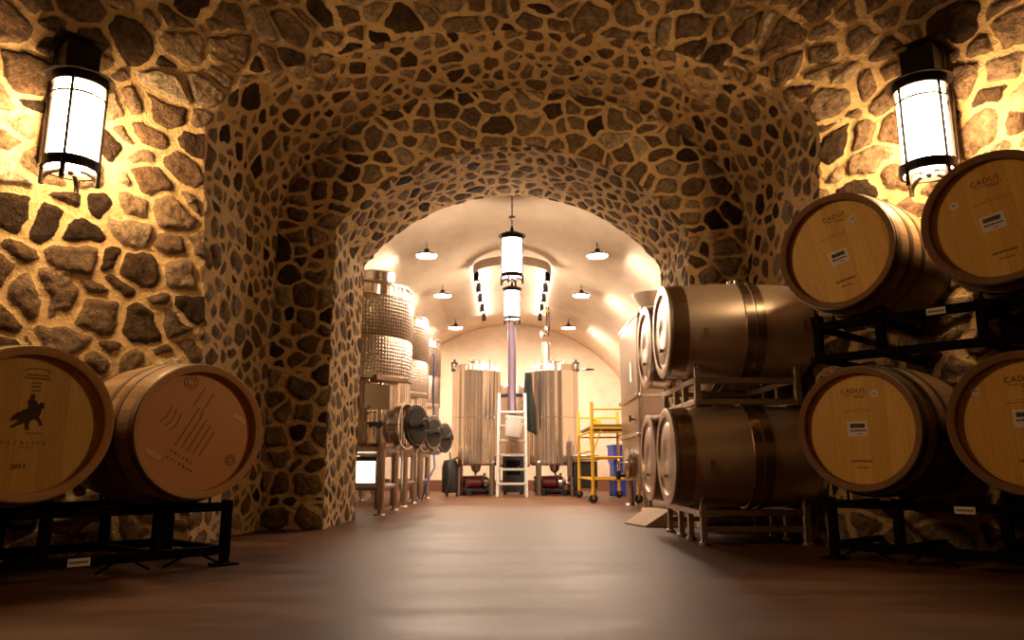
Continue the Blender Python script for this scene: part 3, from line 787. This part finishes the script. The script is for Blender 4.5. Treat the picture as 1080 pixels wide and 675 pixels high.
# ------------------------------------------------------------------ dimpled tanks, left
def torus_handle(m, c, R_, r_, n='Y'):
    pts = []
    for k in range(20):
        a = 2*PI*k/20; d = {'Y': (math.cos(a), 0, math.sin(a)), 'X': (0, math.cos(a), math.sin(a)), 'Z': (math.cos(a), math.sin(a), 0)}[n]
        pts.append(Vector(c)+Vector(d)*R_)
    m.tube(pts, r_, 8, True)
TR, TZ0, TZ1 = .60, .66, 2.30
def jacket_tank(loc, label):
    r = thing('dimpled_tank', label, 'tank', loc, 0, 'dimple-jacketed wine tanks along the left wall')
    m = MB(); m.lathe([(0, TZ0-.06), (.12, TZ0-.06), (TR-.03, TZ0-.005), (TR, TZ0+.02), (TR, TZ1-.03), (TR-.01, TZ1), (TR-.06, TZ1+.025), (.2, TZ1+.10), (0, TZ1+.11)], 96); m.build('body', 'steel_tank', r)
    m = MB(); m.lathe([(TR, 1.30), (TR+.014, 1.315), (TR+.014, 1.72), (TR+.004, 1.735), (TR+.004, 1.745), (TR+.014, 1.76), (TR+.014, 2.15), (TR, 2.165)], 96); m.build('upper_jacket', 'dimple', r, label='dimpled cooling jacket')
    a0, a1 = math.radians(-205), math.radians(-78)
    m = MB(); m.lathe([(TR, .82), (TR+.014, .83), (TR+.014, 1.295), (TR, 1.30)], 60, a0=a0, a1=a1); m.build('lower_jacket', 'dimple', r, label='dimpled cooling jacket')
    m = MB(); m.lathe([(TR+.001, TZ1-.035), (TR+.008, TZ1-.03), (TR+.008, TZ1-.008), (TR-.004, TZ1)], 96); m.build('rim', 'steel_mirror', r)
    # sloped apron above the service side
    a = math.radians(-42)
    m = MB(); m.X = Matrix.Rotation(a, 4, 'Z'); m.box((TR+.03, 0, 1.31), (.07, .40, .055)); m.build('apron_ledge', 'steel', r, .006)
    m = MB(); m.X = Matrix.Rotation(math.radians(-55), 4, 'Z'); m.box((TR+.012, 0, 1.13), (.012, .27, .24)); m.build('name_plate', 'steel_mirror', r, .003)
    # valves and gauge
    m = MB(); m.X = Matrix.Rotation(math.radians(-62), 4, 'Z')
    m.cyl((TR-.01, 0, .98), (TR+.07, 0, .98), .022); m.cyl((TR+.07, -.05, .98), (TR+.07, .05, .98), .014); m.cyl((TR+.05, 0, .985), (TR+.05, 0, 1.04), .01, seg=10)
    m.build('sample_valve', 'steel_mirror', r)
    m = MB(); m.X = Matrix.Rotation(math.radians(-58), 4, 'Z'); m.cyl((TR-.01, .05, .86), (TR+.06, .05, .86), .016); m.cyl((TR+.055, .05, .86), (TR+.075, .05, .86), .03); m.box((TR+.06, -.02, .87), (.03, .09, .018)); m.build('valve_handle', 'rubber', r)
    m = MB(); m.X = Matrix.Rotation(math.radians(-62), 4, 'Z'); m.cyl((TR-.01, -.05, .74), (TR+.07, -.05, .74), .020); m.cyl((TR+.07, -.05, .70), (TR+.07, -.05, .78), .024); m.build('drain_valve', 'steel_mirror', r)
    m = MB(); m.X = Matrix.Rotation(math.radians(-50), 4, 'Z'); m.tube([(TR+.04, 0, .98), (TR+.06, .01, .88), (TR+.04, .08, .76), (TR+.03, .10, .70)], .005, 6); m.build('level_tube', 'steel_mirror', r)
    # manway facing the passage, door swung open towards the camera
    a = math.radians(-18); ca, sa = math.cos(a), math.sin(a)
    m = MB(); m.X = Matrix.Rotation(a, 4, 'Z'); m.lathe([(.235, TR-.06), (.235, TR+.05), (.215, TR+.05), (.215, TR-.04), (0, TR-.04)], 48, 'X', (0, 0, .86)); m.build('manway_neck', 'steel_mirror', r)
    m = MB(); dX = Matrix.Translation((TR+.12, -.30, .86)) @ Matrix.Rotation(math.radians(64), 4, 'Z')
    m.X = dX; m.lathe([(0, .03), (.12, .024), (.175, .010), (.198, .0), (.198, -.012), (0, -.012)], 48, 'Y'); d = m.build('manway_door', 'steel_mirror', r)
    m = MB(); m.X = dX; m.lathe([(.165, -.012), (.202, -.012), (.210, -.004), (.210, .006), (.202, .018), (.178, .018)], 48, 'Y'); m.build('door_gasket', 'rubber', d, label='black rubber door seal')
    m = MB(); m.X = dX; m.lathe([(0, -.0125), (.165, -.0125), (.165, -.018), (0, -.020)], 40, 'Y'); m.build('door_lining', 'rubber', d, label='dark inner face')
    m = MB(); m.X = dX; m.box((.0, -.03, 0), (.36, .02, .03)); m.cyl((0, -.02, 0), (0, -.10, 0), .014, seg=12); torus_handle(m, (0, -.10, 0), .06, .008); m.build('door_wheel', 'rubber', d)
    m = MB(); m.tube([(TR+.02, -.16, .88), (TR+.10, -.22, .88), (TR+.08, -.30, .88)], .012, 8); m.build('hinge_arm', 'steel_mirror', r)
    # legs on a frame
    for sx in (-1, 1):
        for sy in (-1, 1):
            m = MB(); x, y = sx*.40, sy*.44; m.cyl((x, y, .07), (x, y, TZ0+.03), .042, seg=24); m.cyl((x, y, .015), (x, y, .07), .020, seg=16); m.cyl((x, y, .055), (x, y, .075), .05, seg=20); m.cyl((x, y, 0), (x, y, .016), .058, .05, seg=20)
            m.build('leg', 'steel', r)
    for a_, b_ in (((-.4, -.44), (.4, -.44)), ((.4, -.44), (.4, .44)), ((-.4, -.44), (-.4, .44)), ((-.4, .44), (.4, .44))):
        m = MB(); m.cyl((*a_, .26), (*b_, .26), .026, seg=16); m.build('leg_brace', 'steel', r)
    m = MB(); m.box((0, 0, TZ0-.035), (.86, .94, .045)); m.build('base_frame', 'steel', r, .004)
    # lid on the roof
    m = MB(); m.lathe([(.20, TZ1+.04), (.205, TZ1+.13), (.19, TZ1+.15), (0, TZ1+.17)], 40, c=(.25, -.25, -.02)); m.build('top_manway', 'steel_mirror', r)
    return r
t1 = jacket_tank((-1.67, 7.92, 0), 'nearest and largest dimpled steel tank, beside the stone pier')
dup(t1, (-1.67, 9.55, 0), None, 'middle dimpled steel tank on the left, behind the nearest one')
dup(t1, (-1.67, 11.15, 0), None, 'farthest dimpled steel tank on the left, with a blue hose in front')
m = MB(); m.tube([(-1.10, 10.45, 2.0), (-1.075, 10.44, 1.95), (-1.085, 10.42, 1.5), (-1.07, 10.43, 1.1), (-1.06, 10.40, .7), (-1.02, 10.2, .45), (-1.1, 9.95, .25), (-1.15, 9.9, .03)], .012, 10)
o = tag(m.build('blue_hose', 'bluehose'), 'thin blue hose hanging down beside the farthest dimpled tank', 'hose')
# added glowing panel, makes the bright patch low behind the tank legs
r = thing('added_glow_panel', 'added glowing panel making the bright patch low behind the legs of the nearest dimpled tank', 'panel', (-1.83, 8.735, 0))
m = MB(); m.box((0, 0, .40), (.60, .02, .24)); m.build('glowing_face', 'glow_patch', r)
for sx in (-1, 1):
    m = MB(); m.box((sx*.31, 0, .29), (.04, .04, .58)); m.build('upright', 'rubber', r)
m = MB(); m.box((0, 0, .545), (.66, .04, .05)); m.box((0, 0, .26), (.6, .035, .04)); m.build('frame', 'rubber', r)

# black hose and coil by the far tank
r = thing('canister_vacuum', 'black drum and chrome disc standing beside the far left tanks', 'equipment', (-.98, 12.25, 0))
m = MB(); m.lathe([(0, .06), (.12, .06), (.13, .10), (.13, .46), (.10, .56), (0, .58)], 28); m.build('drum', 'rubber', r)
for a in (0, 2.1, 4.2):
    m = MB(); m.cyl((.1*math.cos(a)-.0, .1*math.sin(a), .03), (.1*math.cos(a)+.02, .1*math.sin(a), .03), .03, seg=14); m.cyl((.1*math.cos(a)+.01, .1*math.sin(a), .03), (.1*math.cos(a)+.01, .1*math.sin(a), .07), .01, seg=8); m.build('caster', 'rubber', r)
m = MB(); m.lathe([(0, .0), (.16, .0), (.17, .02), (.13, .05), (.05, .06), (0, .06)], 36, 'X', (.13, -.0, .62)); m.cyl((.0, 0, .55), (.13, 0, .62), .02); m.build('chrome_disc', 'steel_mirror', r)
m = MB(); m.tube([(0, 0, .57), (.0, -.1, .68), (.02, -.2, .55), (0, -.22, .2), (-.05, -.25, .03)], .014, 8); m.build('hose', 'rubber', r)

# ------------------------------------------------------------------ centre tanks
def centre_tank(loc, label, flip, pipe):
    r = thing('smooth_tank', label, 'tank', loc, 0, 'smooth steel tanks at the far end')
    R_ = .41; z0, z1 = .50, 2.02
    m = MB(); m.lathe([(0, z0-.02), (R_-.03, z0-.02), (R_, z0+.01), (R_, z1-.01), (R_+.004, z1), (R_+.004, z1+.012), (R_-.01, z1+.03), (R_-.02, z1+.10), (R_-.04, z1+.125), (.12, z1+.17), (0, z1+.175)], 96); m.build('body', 'steel_tank', r)
    m = MB()
    for z in (1.26, .54): m.lathe([(R_, z-.006), (R_+.003, z-.003), (R_+.003, z+.003), (R_, z+.006)], 72)
    m.build('weld_ring', 'steel_mirror', r)
    for sx in (-1, 1):
        for sy in (-1, 1):
            m = MB(); m.cyl((sx*.27, sy*.27, .03), (sx*.27, sy*.27, z0+.01), .038, seg=20); m.cyl((sx*.27, sy*.27, 0), (sx*.27, sy*.27, .03), .05, seg=20); m.build('leg', 'steel', r)
    # sight lamp at the outer rim
    x = flip*(R_-.04)
    m = MB(); m.cyl((x, -.12, z1+.02), (x, -.12, z1+.06), .055); m.cyl((x, -.12, z1+.15), (x, -.12, z1+.17), .062); m.cyl((x, -.12, z1+.17), (x, -.12, z1+.22), .02, seg=12)
    for k in range(4): a = k*PI/2+.4; m.cyl((x+.05*math.cos(a), -.12+.05*math.sin(a), z1+.05), (x+.05*math.cos(a), -.12+.05*math.sin(a), z1+.16), .006, seg=6)
    m.build('sight_lamp_frame', 'rubber', r)
    m = MB(); m.cyl((x, -.12, z1+.06), (x, -.12, z1+.15), .042); m.build('sight_glass', 'steel_mirror', r)
    m = MB()
    for (px, py, h) in ((-.05, -.1, .12), (.12*flip, -.05, .08), (-.2*flip, .0, .10)): m.cyl((px, py, z1+.12), (px, py, z1+.14+h), .018, seg=12); m.cyl((px-.04, py, z1+.14+h*.7), (px+.04, py, z1+.14+h*.7), .008, seg=8)
    m.build('top_valves', 'steel_mirror', r)
    m = MB(); torus_handle(m, (0, -.05, z1+.17), .13, .010, 'Z'); m.lathe([(0, z1+.20), (.13, z1+.19), (.15, z1+.16)], 32, c=(0, -.05, 0)); m.build('hatch', 'steel_mirror', r)
    if pipe:
        m = MB(); m.cyl((-.13, 0, z1+.10), (-.13, 0, z1+.50), .075, seg=28); m.lathe([(.078, z1+.50), (.06, z1+.54), (0, z1+.55)], 28, c=(-.13, 0, 0)); m.build('vent_stack', 'steel_rack', r, label='pale upright vent stack')
        m = MB(); m.cyl((.35, -.1, z1+.075), (.42, -.12, z1+.06), .018, seg=10); m.lathe([(0, -.02), (.10, -.012), (.115, 0), (.10, .012), (0, .02)], 28, c=(.58, -.12, z1+.05)); m.build('swivel_disc', 'steel_mirror', r)
    m = MB(); m.lathe([(.09, z0-.02), (.07, z0-.10), (.02, z0-.14), (0, z0-.14)], 24); m.cyl((0, 0, z0-.12), (0, -.18, z0-.16), .02, seg=12); m.build('drain_pipe', 'steel_mirror', r)
    return r
centre_tank((-.60, 12.85, 0), 'smooth vertical steel tank left of the white ladder', -1, False)
centre_tank((.71, 12.85, 0), 'smooth vertical steel tank right of the white ladder, with a pale stack on top', 1, True)
r = thing('small_tank', 'smaller steel tank in shadow behind the white ladder', 'tank', (.04, 14.0, 0))
m = MB(); m.lathe([(0, .45), (.26, .45), (.30, .5), (.30, 1.85), (.26, 1.93), (0, 1.97)], 60); m.build('body', 'steel_dark', r)  # darker steel puts the shade behind the ladder into the colour
for a in (PI/4, 3*PI/4, 5*PI/4, 7*PI/4):
    m = MB(); m.cyl((.2*math.cos(a), .2*math.sin(a), 0), (.2*math.cos(a), .2*math.sin(a), .48), .03, seg=14); m.build('leg', 'steel', r)
m = MB(); m.lathe([(.3, 1.70), (.307, 1.71), (.307, 1.76), (.3, 1.77)], 60); m.build('dark_band', 'rubber', r)

# violet hose running down from the vault to the ladder
m = MB(); m.tube([(-.01, 12.55, 3.44), (-.01, 12.54, 3.0), (.0, 12.53, 2.4), (.0, 12.50, 1.9), (.0, 12.42, 1.5), (.01, 12.32, 1.26)], .068, 20)
h = tag(m.build('violet_hose', 'purple'), 'wide violet hose hanging straight down behind the lanterns into the bucket', 'hose')
m = MB(); m.cyl((.01, 12.32, 1.18), (.01, 12.32, 1.30), .052, seg=20); m.build('hose_cuff', 'steel_mirror', h)

# hoist chain on the right rail
r = thing('hoist_chain', 'steel hoist with yellow hook block hanging from the right leg of the track', 'hoist', (HW+.02, 12.6, 0))
m = MB(); m.tube([(0, 0, 3.13), (.01, 0, 2.8), (-.02, 0, 2.62)], .012, 8); m.tube([(.04, 0, 3.13), (.05, 0, 2.75), (.03, 0, 2.62)], .010, 8); m.build('cable', 'rubber', r)
m = MB(); m.box((0, 0, 3.05), (.16, .05, .035)); m.cyl((0, -.04, 3.05), (0, .04, 3.05), .035); m.build('hook_block', 'brass', r, .004)
m = MB(); m.cyl((.0, 0, 2.78), (.0, 0, 2.72), .04); m.cyl((-.08, 0, 2.70), (-.08, 0, 2.60), .03); m.cyl((-.09, 0, 2.66), (.03, 0, 2.66), .012); m.build('fitting', 'steel_mirror', r)

# ------------------------------------------------------------------ ladder, bucket, cloth
r = thing('step_ladder', 'white ladder standing between the two smooth steel tanks', 'ladder', (0.0, 11.95, 0))
def lp(s_, z): return (s_*(.225-.012*z), .30*z/1.6, z)
for s_ in (-1, 1):
    m = MB(); m.beam(lp(s_, 0), lp(s_, 1.62), .045, .055); m.build('side_rail', 'alu', r, .004)
    m = MB(); m.beam((s_*.21, .62, 0), (s_*.19, .32, 1.45), .03, .03); m.build('rear_leg', 'alu', r, .003)
for z in (.20, .42, .64, .86, 1.10, 1.32):
    m = MB(); a = lp(-1, z); b = lp(1, z); m.box((0, a[1], z), (b[0]-a[0], .09 if z < .8 or z > .9 else .13, .035)); m.build('tread', 'alu', r, .003)
r2 = thing('bucket', 'white plastic bucket hanging tilted on the white ladder', 'bucket', (.01, 11.93, .92))
m = MB(); m.X = Matrix.Rotation(math.radians(7), 4, 'Y'); m.lathe([(0, 0), (.115, 0), (.12, .01), (.15, .29), (.157, .29), (.157, .315), (.145, .315), (.110, .02), (0, .02)], 40); m.build('pail', 'white', r2)
m = MB(); m.X = Matrix.Rotation(math.radians(7), 4, 'Y'); m.tube([(-.157, 0, .29)]+[(.157*math.cos(PI-PI*k/10), -.03-.10*math.sin(PI*k/10), .29-.06*math.sin(PI*k/10)) for k in range(1, 10)]+[(.157, 0, .29)], .004, 6); m.build('bail_handle', 'steel', r2)
# hanging cloth
m = MB(); prof = []; n1, n2 = 14, 30; vs = []
for j in range(n2+1):
    q = j/n2; z = 1.98-.92*q; w = .06+.15*min(1, q*1.6)
    for i in range(n1+1):
        p_ = i/n1; x = .255+(-.5+p_)*w+.05*q; y = 12.42+.02*math.sin(p_*14+q*3)+.03*math.sin(q*4); vs.append((x, y, z-.10*p_*(q > .95)))
m.add(vs, [(j*(n1+1)+i, j*(n1+1)+i+1, (j+1)*(n1+1)+i+1, (j+1)*(n1+1)+i) for j in range(n2) for i in range(n1)])
o = tag(m.build('hanging_cloth', 'cloth', angle=80), 'dark green cloth hanging down the left side of the right smooth tank', 'cloth')
sd = o.modifiers.new('t', 'SOLIDIFY'); sd.thickness = .03

# red pumps beneath the centre tanks
def pump(loc, rz, label):
    r = thing('transfer_pump', label, 'pump', loc, rz, 'red pumps beneath the smooth tanks')
    m = MB(); m.box((0, 0, .09), (.44, .22, .03)); m.build('cart_base', 'rubber', r, .004)
    m = MB(); m.cyl((-.20, 0, .20), (.04, 0, .20), .085, seg=24)
    for k in range(8): m.cyl((-.18+.026*k, 0, .20), (-.172+.026*k, 0, .20), .093, seg=24)
    m.build('motor', 'red', r)
    m = MB(); m.lathe([(0, .04), (.07, .04), (.10, .08), (.10, .14), (.06, .18), (0, .18)], 24, 'X', (0, 0, .20)); m.cyl((.10, 0, .28), (.10, 0, .36), .022, seg=14); m.cyl((.18, 0, .20), (.26, 0, .20), .022, seg=14); m.build('pump_head', 'steel_mirror', r)
    for sx in (-1, 1):
        for sy in (-1, 1):
            m = MB(); m.cyl((sx*.18, sy*.12, .045), (sx*.18, sy*.15, .045), .045, seg=18); m.build('wheel', 'rubber', r)
    m = MB(); m.tube([(.26, 0, .20), (.34, -.02, .16), (.36, .1, .04), (.2, .22, .03), (-.1, .22, .03), (-.25, .2, .03)], .022, 10); m.build('hose', 'red', r)
    return r
pump((-.55, 12.75, 0), .2, 'red pump on a small cart under the left smooth tank')
pump((.70, 12.75, 0), -.2, 'red pump on a small cart under the right smooth tank')
def coil(loc, mat, label):
    r = thing('coiled_hose', label, 'hose', loc, 0, 'hose coils under the smooth tanks')
    m = MB(); pts = [((.20+.012*math.sin(a*.37))*math.cos(a), (.20+.012*math.cos(a*.61))*math.sin(a), .03+.045*a/(2*PI)) for a in [2*PI*6*k/180 for k in range(181)]]
    m.tube(pts, .024, 8); m.build('hose_loops', mat, r)
    for p_, q_ in ((pts[0], (.35, .1, .03)), (pts[-1], (.3, -.12, .2))):
        m = MB(); m.cyl(p_, q_, .024, seg=10); m.cyl(q_, Vector(q_)+Vector((.06, .01, 0)), .032, seg=12); m.build('hose_end', 'steel_mirror' if q_[2] > .1 else mat, r)
coil((-.70, 13.45, 0), 'rubber', 'black hose coil on the floor behind the left red pump')
coil((.60, 13.45, 0), 'rubber', 'black hose coil on the floor behind the right red pump')
# dark cabinet added to fill the shadowed gap behind the ladder
r = thing('dark_filler_cabinet', 'added dark cabinet filling the shadowed gap on the floor behind the white ladder', 'cabinet', (.02, 13.2, 0))
m = MB(); m.box((0, 0, .34), (.36, .3, .60)); m.build('case', 'rubber', r, .01)
m = MB(); m.box((0, -.156, .45), (.24, .012, .24)); m.build('door', 'black_metal', r, .004)
m = MB(); m.cyl((.09, -.165, .45), (.09, -.19, .45), .012, seg=10); m.build('handle', 'steel', r)
for sx in (-1, 1):
    m = MB(); m.box((sx*.14, 0, .02), (.05, .26, .04)); m.build('skid', 'rubber', r)

# ------------------------------------------------------------------ yellow scaffold
r = thing('rolling_scaffold', 'yellow rolling scaffold with a plywood deck near the far right corner', 'scaffold', (0, 0, 0))
cs = [(1.04, 9.95), (1.02, 11.75), (1.62, 9.95), (1.62, 11.75)]
for i, (x, y) in enumerate(cs):
    m = MB(); m.cyl((x, y, .12), (x, y, 1.29), .022, seg=14); m.cyl((x, y, .10), (x, y, .14), .028, seg=14); m.build('post', 'yellow', r)
    m = MB(); m.cyl((x, y-.016, .055), (x, y+.016, .055), .055, seg=20); m.build('caster_wheel', 'rubber', r)
    m = MB(); m.beam((x, y-.022, .05), (x, y-.022, .11), .03, .006); m.beam((x, y+.022, .05), (x, y+.022, .11), .03, .006); m.box((x, y, .11), (.05, .05, .012)); m.build('caster_fork', 'steel', r)
def bar(a, b, z, z2=None, rr_=.014):
    m = MB(); m.cyl((*a, z), (*b, z if z2 is None else z2), rr_, seg=10); m.build('rail', 'yellow', r)
for z in (.30, .58, .90, 1.20):
    bar(cs[0], cs[2], z); bar(cs[1], cs[3], z)
for z in (.30, .66, .92): bar(cs[0], cs[1], z)
for z in (.30, .92): bar(cs[2], cs[3], z)
for a in (cs[0], cs[2]):
    m = MB(); m.beam((a[0], a[1]+.02, .55), (a[0], a[1]+.35, .93), .02); m.build('knee_brace', 'yellow', r)
for x0, x1 in ((1.04, 1.16), (1.62, 1.50)):
    m = MB(); m.beam((x0, 9.95, .62), (x1, 9.95, .93), .02); m.build('knee_brace', 'yellow', r)
m = MB(); m.box((1.33, 10.85, .985), (.56, 1.80, .035)); m.build('deck', 'plank', r, .003)
m = MB(); m.box((1.33, 9.93, .955), (.60, .02, .022)); m.build('deck_edge', 'yellow', r)
m = MB(); m.box((1.16, 10.5, 1.045), (.12, .16, .085)); m.box((1.13, 10.45, 1.10), (.05, .08, .03))
tag(m.build('yellow_tool_case', 'amber', None, .008), 'small bright yellow case lying on the scaffold deck', 'case')

# blue crates
def crate(loc, rz, label):
    r = thing('blue_crate', label, 'crate', loc, rz, 'blue crates behind the scaffold')
    m = MB(); w, d, h, t_ = .42, .36, .27, .02
    m.box((0, 0, t_/2), (w, d, t_))
    for s_ in (-1, 1):
        m.box((s_*(w/2-t_/2), 0, h/2), (t_, d, h)); m.box((0, s_*(d/2-t_/2), h/2), (w-2*t_, t_, h))
    m.build('body', 'blue', r)
    m = MB(); 
    for s_ in (-1, 1): m.box((0, s_*(d/2+.006), h-.02), (w+.03, .018, .03)); m.box((s_*(w/2+.006), 0, h-.02), (.018, d, .03))
    for k in range(5): m.box((-.16+.08*k, -d/2-.006, h*.42), (.012, .014, h*.75))
    m.build('rim_and_ribs', 'blue', r)
    return r
c0 = crate((1.82, 12.55, 0), .1, 'blue plastic crate at the bottom of the stack behind the yellow scaffold')
dup(c0, (1.83, 12.56, .27), .06, 'blue plastic crate in the middle of the stack behind the yellow scaffold')
dup(c0, (1.81, 12.55, .54), .14, 'blue plastic crate on top of the stack behind the yellow scaffold')

# floor-standing filter skid beside the scaffold
r = thing('filter_cart', 'low steel and black filter cart on the floor inside the scaffold frame', 'cart', (1.16, 12.3, 0))
m = MB(); m.box((0, 0, .60), (.42, .4, .08)); m.build('tray', 'steel_mirror', r, .01)
m = MB(); m.box((0, 0, .34), (.36, .34, .42)); m.build('cabinet', 'rubber', r, .01)
for sx in (-1, 1):
    for sy in (-1, 1):
        m = MB(); m.cyl((sx*.14-.015, sy*.13, .055), (sx*.14+.015, sy*.13, .055), .055, seg=18); m.cyl((sx*.14, sy*.13, .055), (sx*.14, sy*.13, .15), .012, seg=8); m.build('caster', 'rubber', r)
m = MB(); m.cyl((-.24, -.1, .30), (-.24, -.1, .85), .05, seg=20); m.cyl((-.24, -.1, .85), (-.24, -.1, .95), .03, .015, seg=16); m.cyl((-.24, -.1, .5), (-.16, -.1, .5), .02, seg=8); m.build('filter_column', 'steel_mirror', r)

# ------------------------------------------------------------------ square tanks on the right
def rrect(x0, x1, y0, y1, r_, n=8):
    out = []
    for cx, cy, a in ((x1-r_, y1-r_, 0), (x0+r_, y1-r_, PI/2), (x0+r_, y0+r_, PI), (x1-r_, y0+r_, 1.5*PI)):
        for k in range(n+1): q = a+PI/2*k/n; out.append((cx+r_*math.cos(q), cy+r_*math.sin(q)))
    return out
def loft(m, outl, z0, z1, cap=True):
    n = len(outl); m.add([(x, y, z0) for x, y in outl]+[(x, y, z1) for x, y in outl], [(k, (k+1) % n, n+(k+1) % n, n+k) for k in range(n)]+([tuple(range(n))[::-1], tuple(range(n, 2*n))] if cap else []))
def square_tank(loc, label, h, lid):
    r = thing('square_tank', label, 'tank', loc, 0, 'square steel tanks along the right wall')
    x1, y1 = .74, 1.35
    m = MB(); loft(m, rrect(0, x1, 0, y1, .05), .30, h); m.build('body', 'steel_box', r)
    for z in (1.22, .80):
        m = MB(); o_ = rrect(-.028, x1+.028, -.028, y1+.028, .065); loft(m, o_, z-.02, z+.02); m.build('band', 'steel_mirror', r, .004)
    m = MB(); o_ = rrect(-.008, x1+.008, -.008, y1+.008, .055); loft(m, o_, h-.03, h+.02); m.build('top_rim', 'steel_mirror', r, .004)
    for x in (.08, x1-.08):
        for y in (.08, y1-.08):
            m = MB(); m.cyl((x, y, .03), (x, y, .32), .05, seg=20); m.cyl((x, y, 0), (x, y, .03), .075, .06, seg=24); m.build('leg', 'steel', r)
    m = MB(); m.lathe([(.16, .03), (.16, -.05), (.175, -.05), (.18, -.07), (.15, -.085), (0, -.10)], 40, 'X', (0, .48, .50)); m.build('manway', 'steel_mirror', r)
    m = MB(); m.tube([(-.05, .30, .50), (-.10, .34, .50), (-.11, .48, .50), (-.10, .62, .50), (-.05, .66, .50)], .010, 8); m.cyl((-.09, .48, .50), (-.17, .48, .50), .012, seg=10); torus_handle(m, (-.17, .48, .50), .05, .008, 'X'); m.build('manway_clamp', 'steel_mirror', r)
    m = MB(); m.cyl((.02, .28, .98), (-.05, .28, .98), .012, seg=10); m.cyl((-.05, .28, .95), (-.05, .28, 1.02), .012, seg=10); m.build('sample_valve', 'rubber', r)
    m = MB(); m.box((-.004, .42, 1.52), (.006, .14, .22)); m.build('data_plate', 'white', r)
    m = MB(); m.cyl((.0, 1.0, .36), (-.10, 1.0, .36), .025, seg=12); m.cyl((-.10, 1.0, .31), (-.10, 1.0, .41), .03, seg=12); m.build('drain_valve', 'rubber', r)
    if lid:
        m = MB(); m.box((.16, .12, h+.06), (.2, .2, .10)); m.cyl((.06, .02, h+.04), (.26, .02, h+.04), .02, seg=10); m.build('hatch_collar', 'steel_mirror', r, .006)
        m = MB(); m.lathe([(.10, h+.09), (.20, h+.24), (.205, h+.26), (.19, h+.265), (.09, h+.10)], 36, c=(.20, .16, 0)); m.build('funnel_lid', 'lid', r, label='flared pale hopper')
    return r
square_tank((1.37, 8.25, 0), 'tall square steel tank beyond the steel barrels, with a flared hopper on top', 2.12, True)

# cardboard and rag on floor near the steel rack
m = MB(); m.X = Matrix.Translation((1.18, 6.25, 0)) @ Matrix.Rotation(.25, 4, 'Z')
m.prism([(-.22, .002), (.20, .002), (.20, .012), (.02, .125), (-.02, .125), (-.22, .012)], .42, (0, .2, 0))
tag(m.build('cardboard_ramp', 'card', None, .003), 'folded brown cardboard on the floor behind the low stainless rack', 'cardboard')
m = MB(); vs = []; n = 16
for j in range(n+1):
    for i in range(n+1):
        x, y = i/n-.5, j/n-.5; rr_ = math.hypot(x, y); vs.append((1.245+x*.2, 6.62+y*.2, .012+max(0, .085*(1-rr_*1.7))*(1+.5*math.sin(9*x+3)*math.cos(11*y))))
m.add(vs, [(j*(n+1)+i, j*(n+1)+i+1, (j+1)*(n+1)+i+1, (j+1)*(n+1)+i) for j in range(n) for i in range(n)])
o = tag(m.build('rag', 'rag', angle=80), 'pale blue rag crumpled behind the brown cardboard', 'rag'); sd = o.modifiers.new('t', 'SOLIDIFY'); sd.thickness = .008

# ------------------------------------------------------------------ world, camera
w = bpy.data.worlds.new('dim_cellar'); scene.world = w; w.use_nodes = True
w.node_tree.nodes['Background'].inputs[0].default_value = (.5, .3, .15, 1); w.node_tree.nodes['Background'].inputs[1].default_value = .0
F_PX = 800.0
cam = bpy.data.cameras.new('camera'); co = bpy.data.objects.new('camera', cam); COL.objects.link(co)
cam.sensor_width = 36; cam.lens = F_PX/1080*36; cam.clip_start = .02; cam.clip_end = 100
co.location = (0, 0, .45); co.rotation_euler = (math.radians(90+11.0), 0, 0)
scene.camera = co
vs_ = scene.view_settings; vs_.view_transform = 'Standard'; vs_.look = 'None'; vs_.gamma = 1; vs_.use_curve_mapping = False; vs_.exposure = 0.0
scene.cycles.max_bounces = 8; scene.cycles.diffuse_bounces = 5; scene.cycles.sample_clamp_indirect = 6
scene.cycles.use_denoising = True
scene.cycles.caustics_reflective = False; scene.cycles.caustics_refractive = False
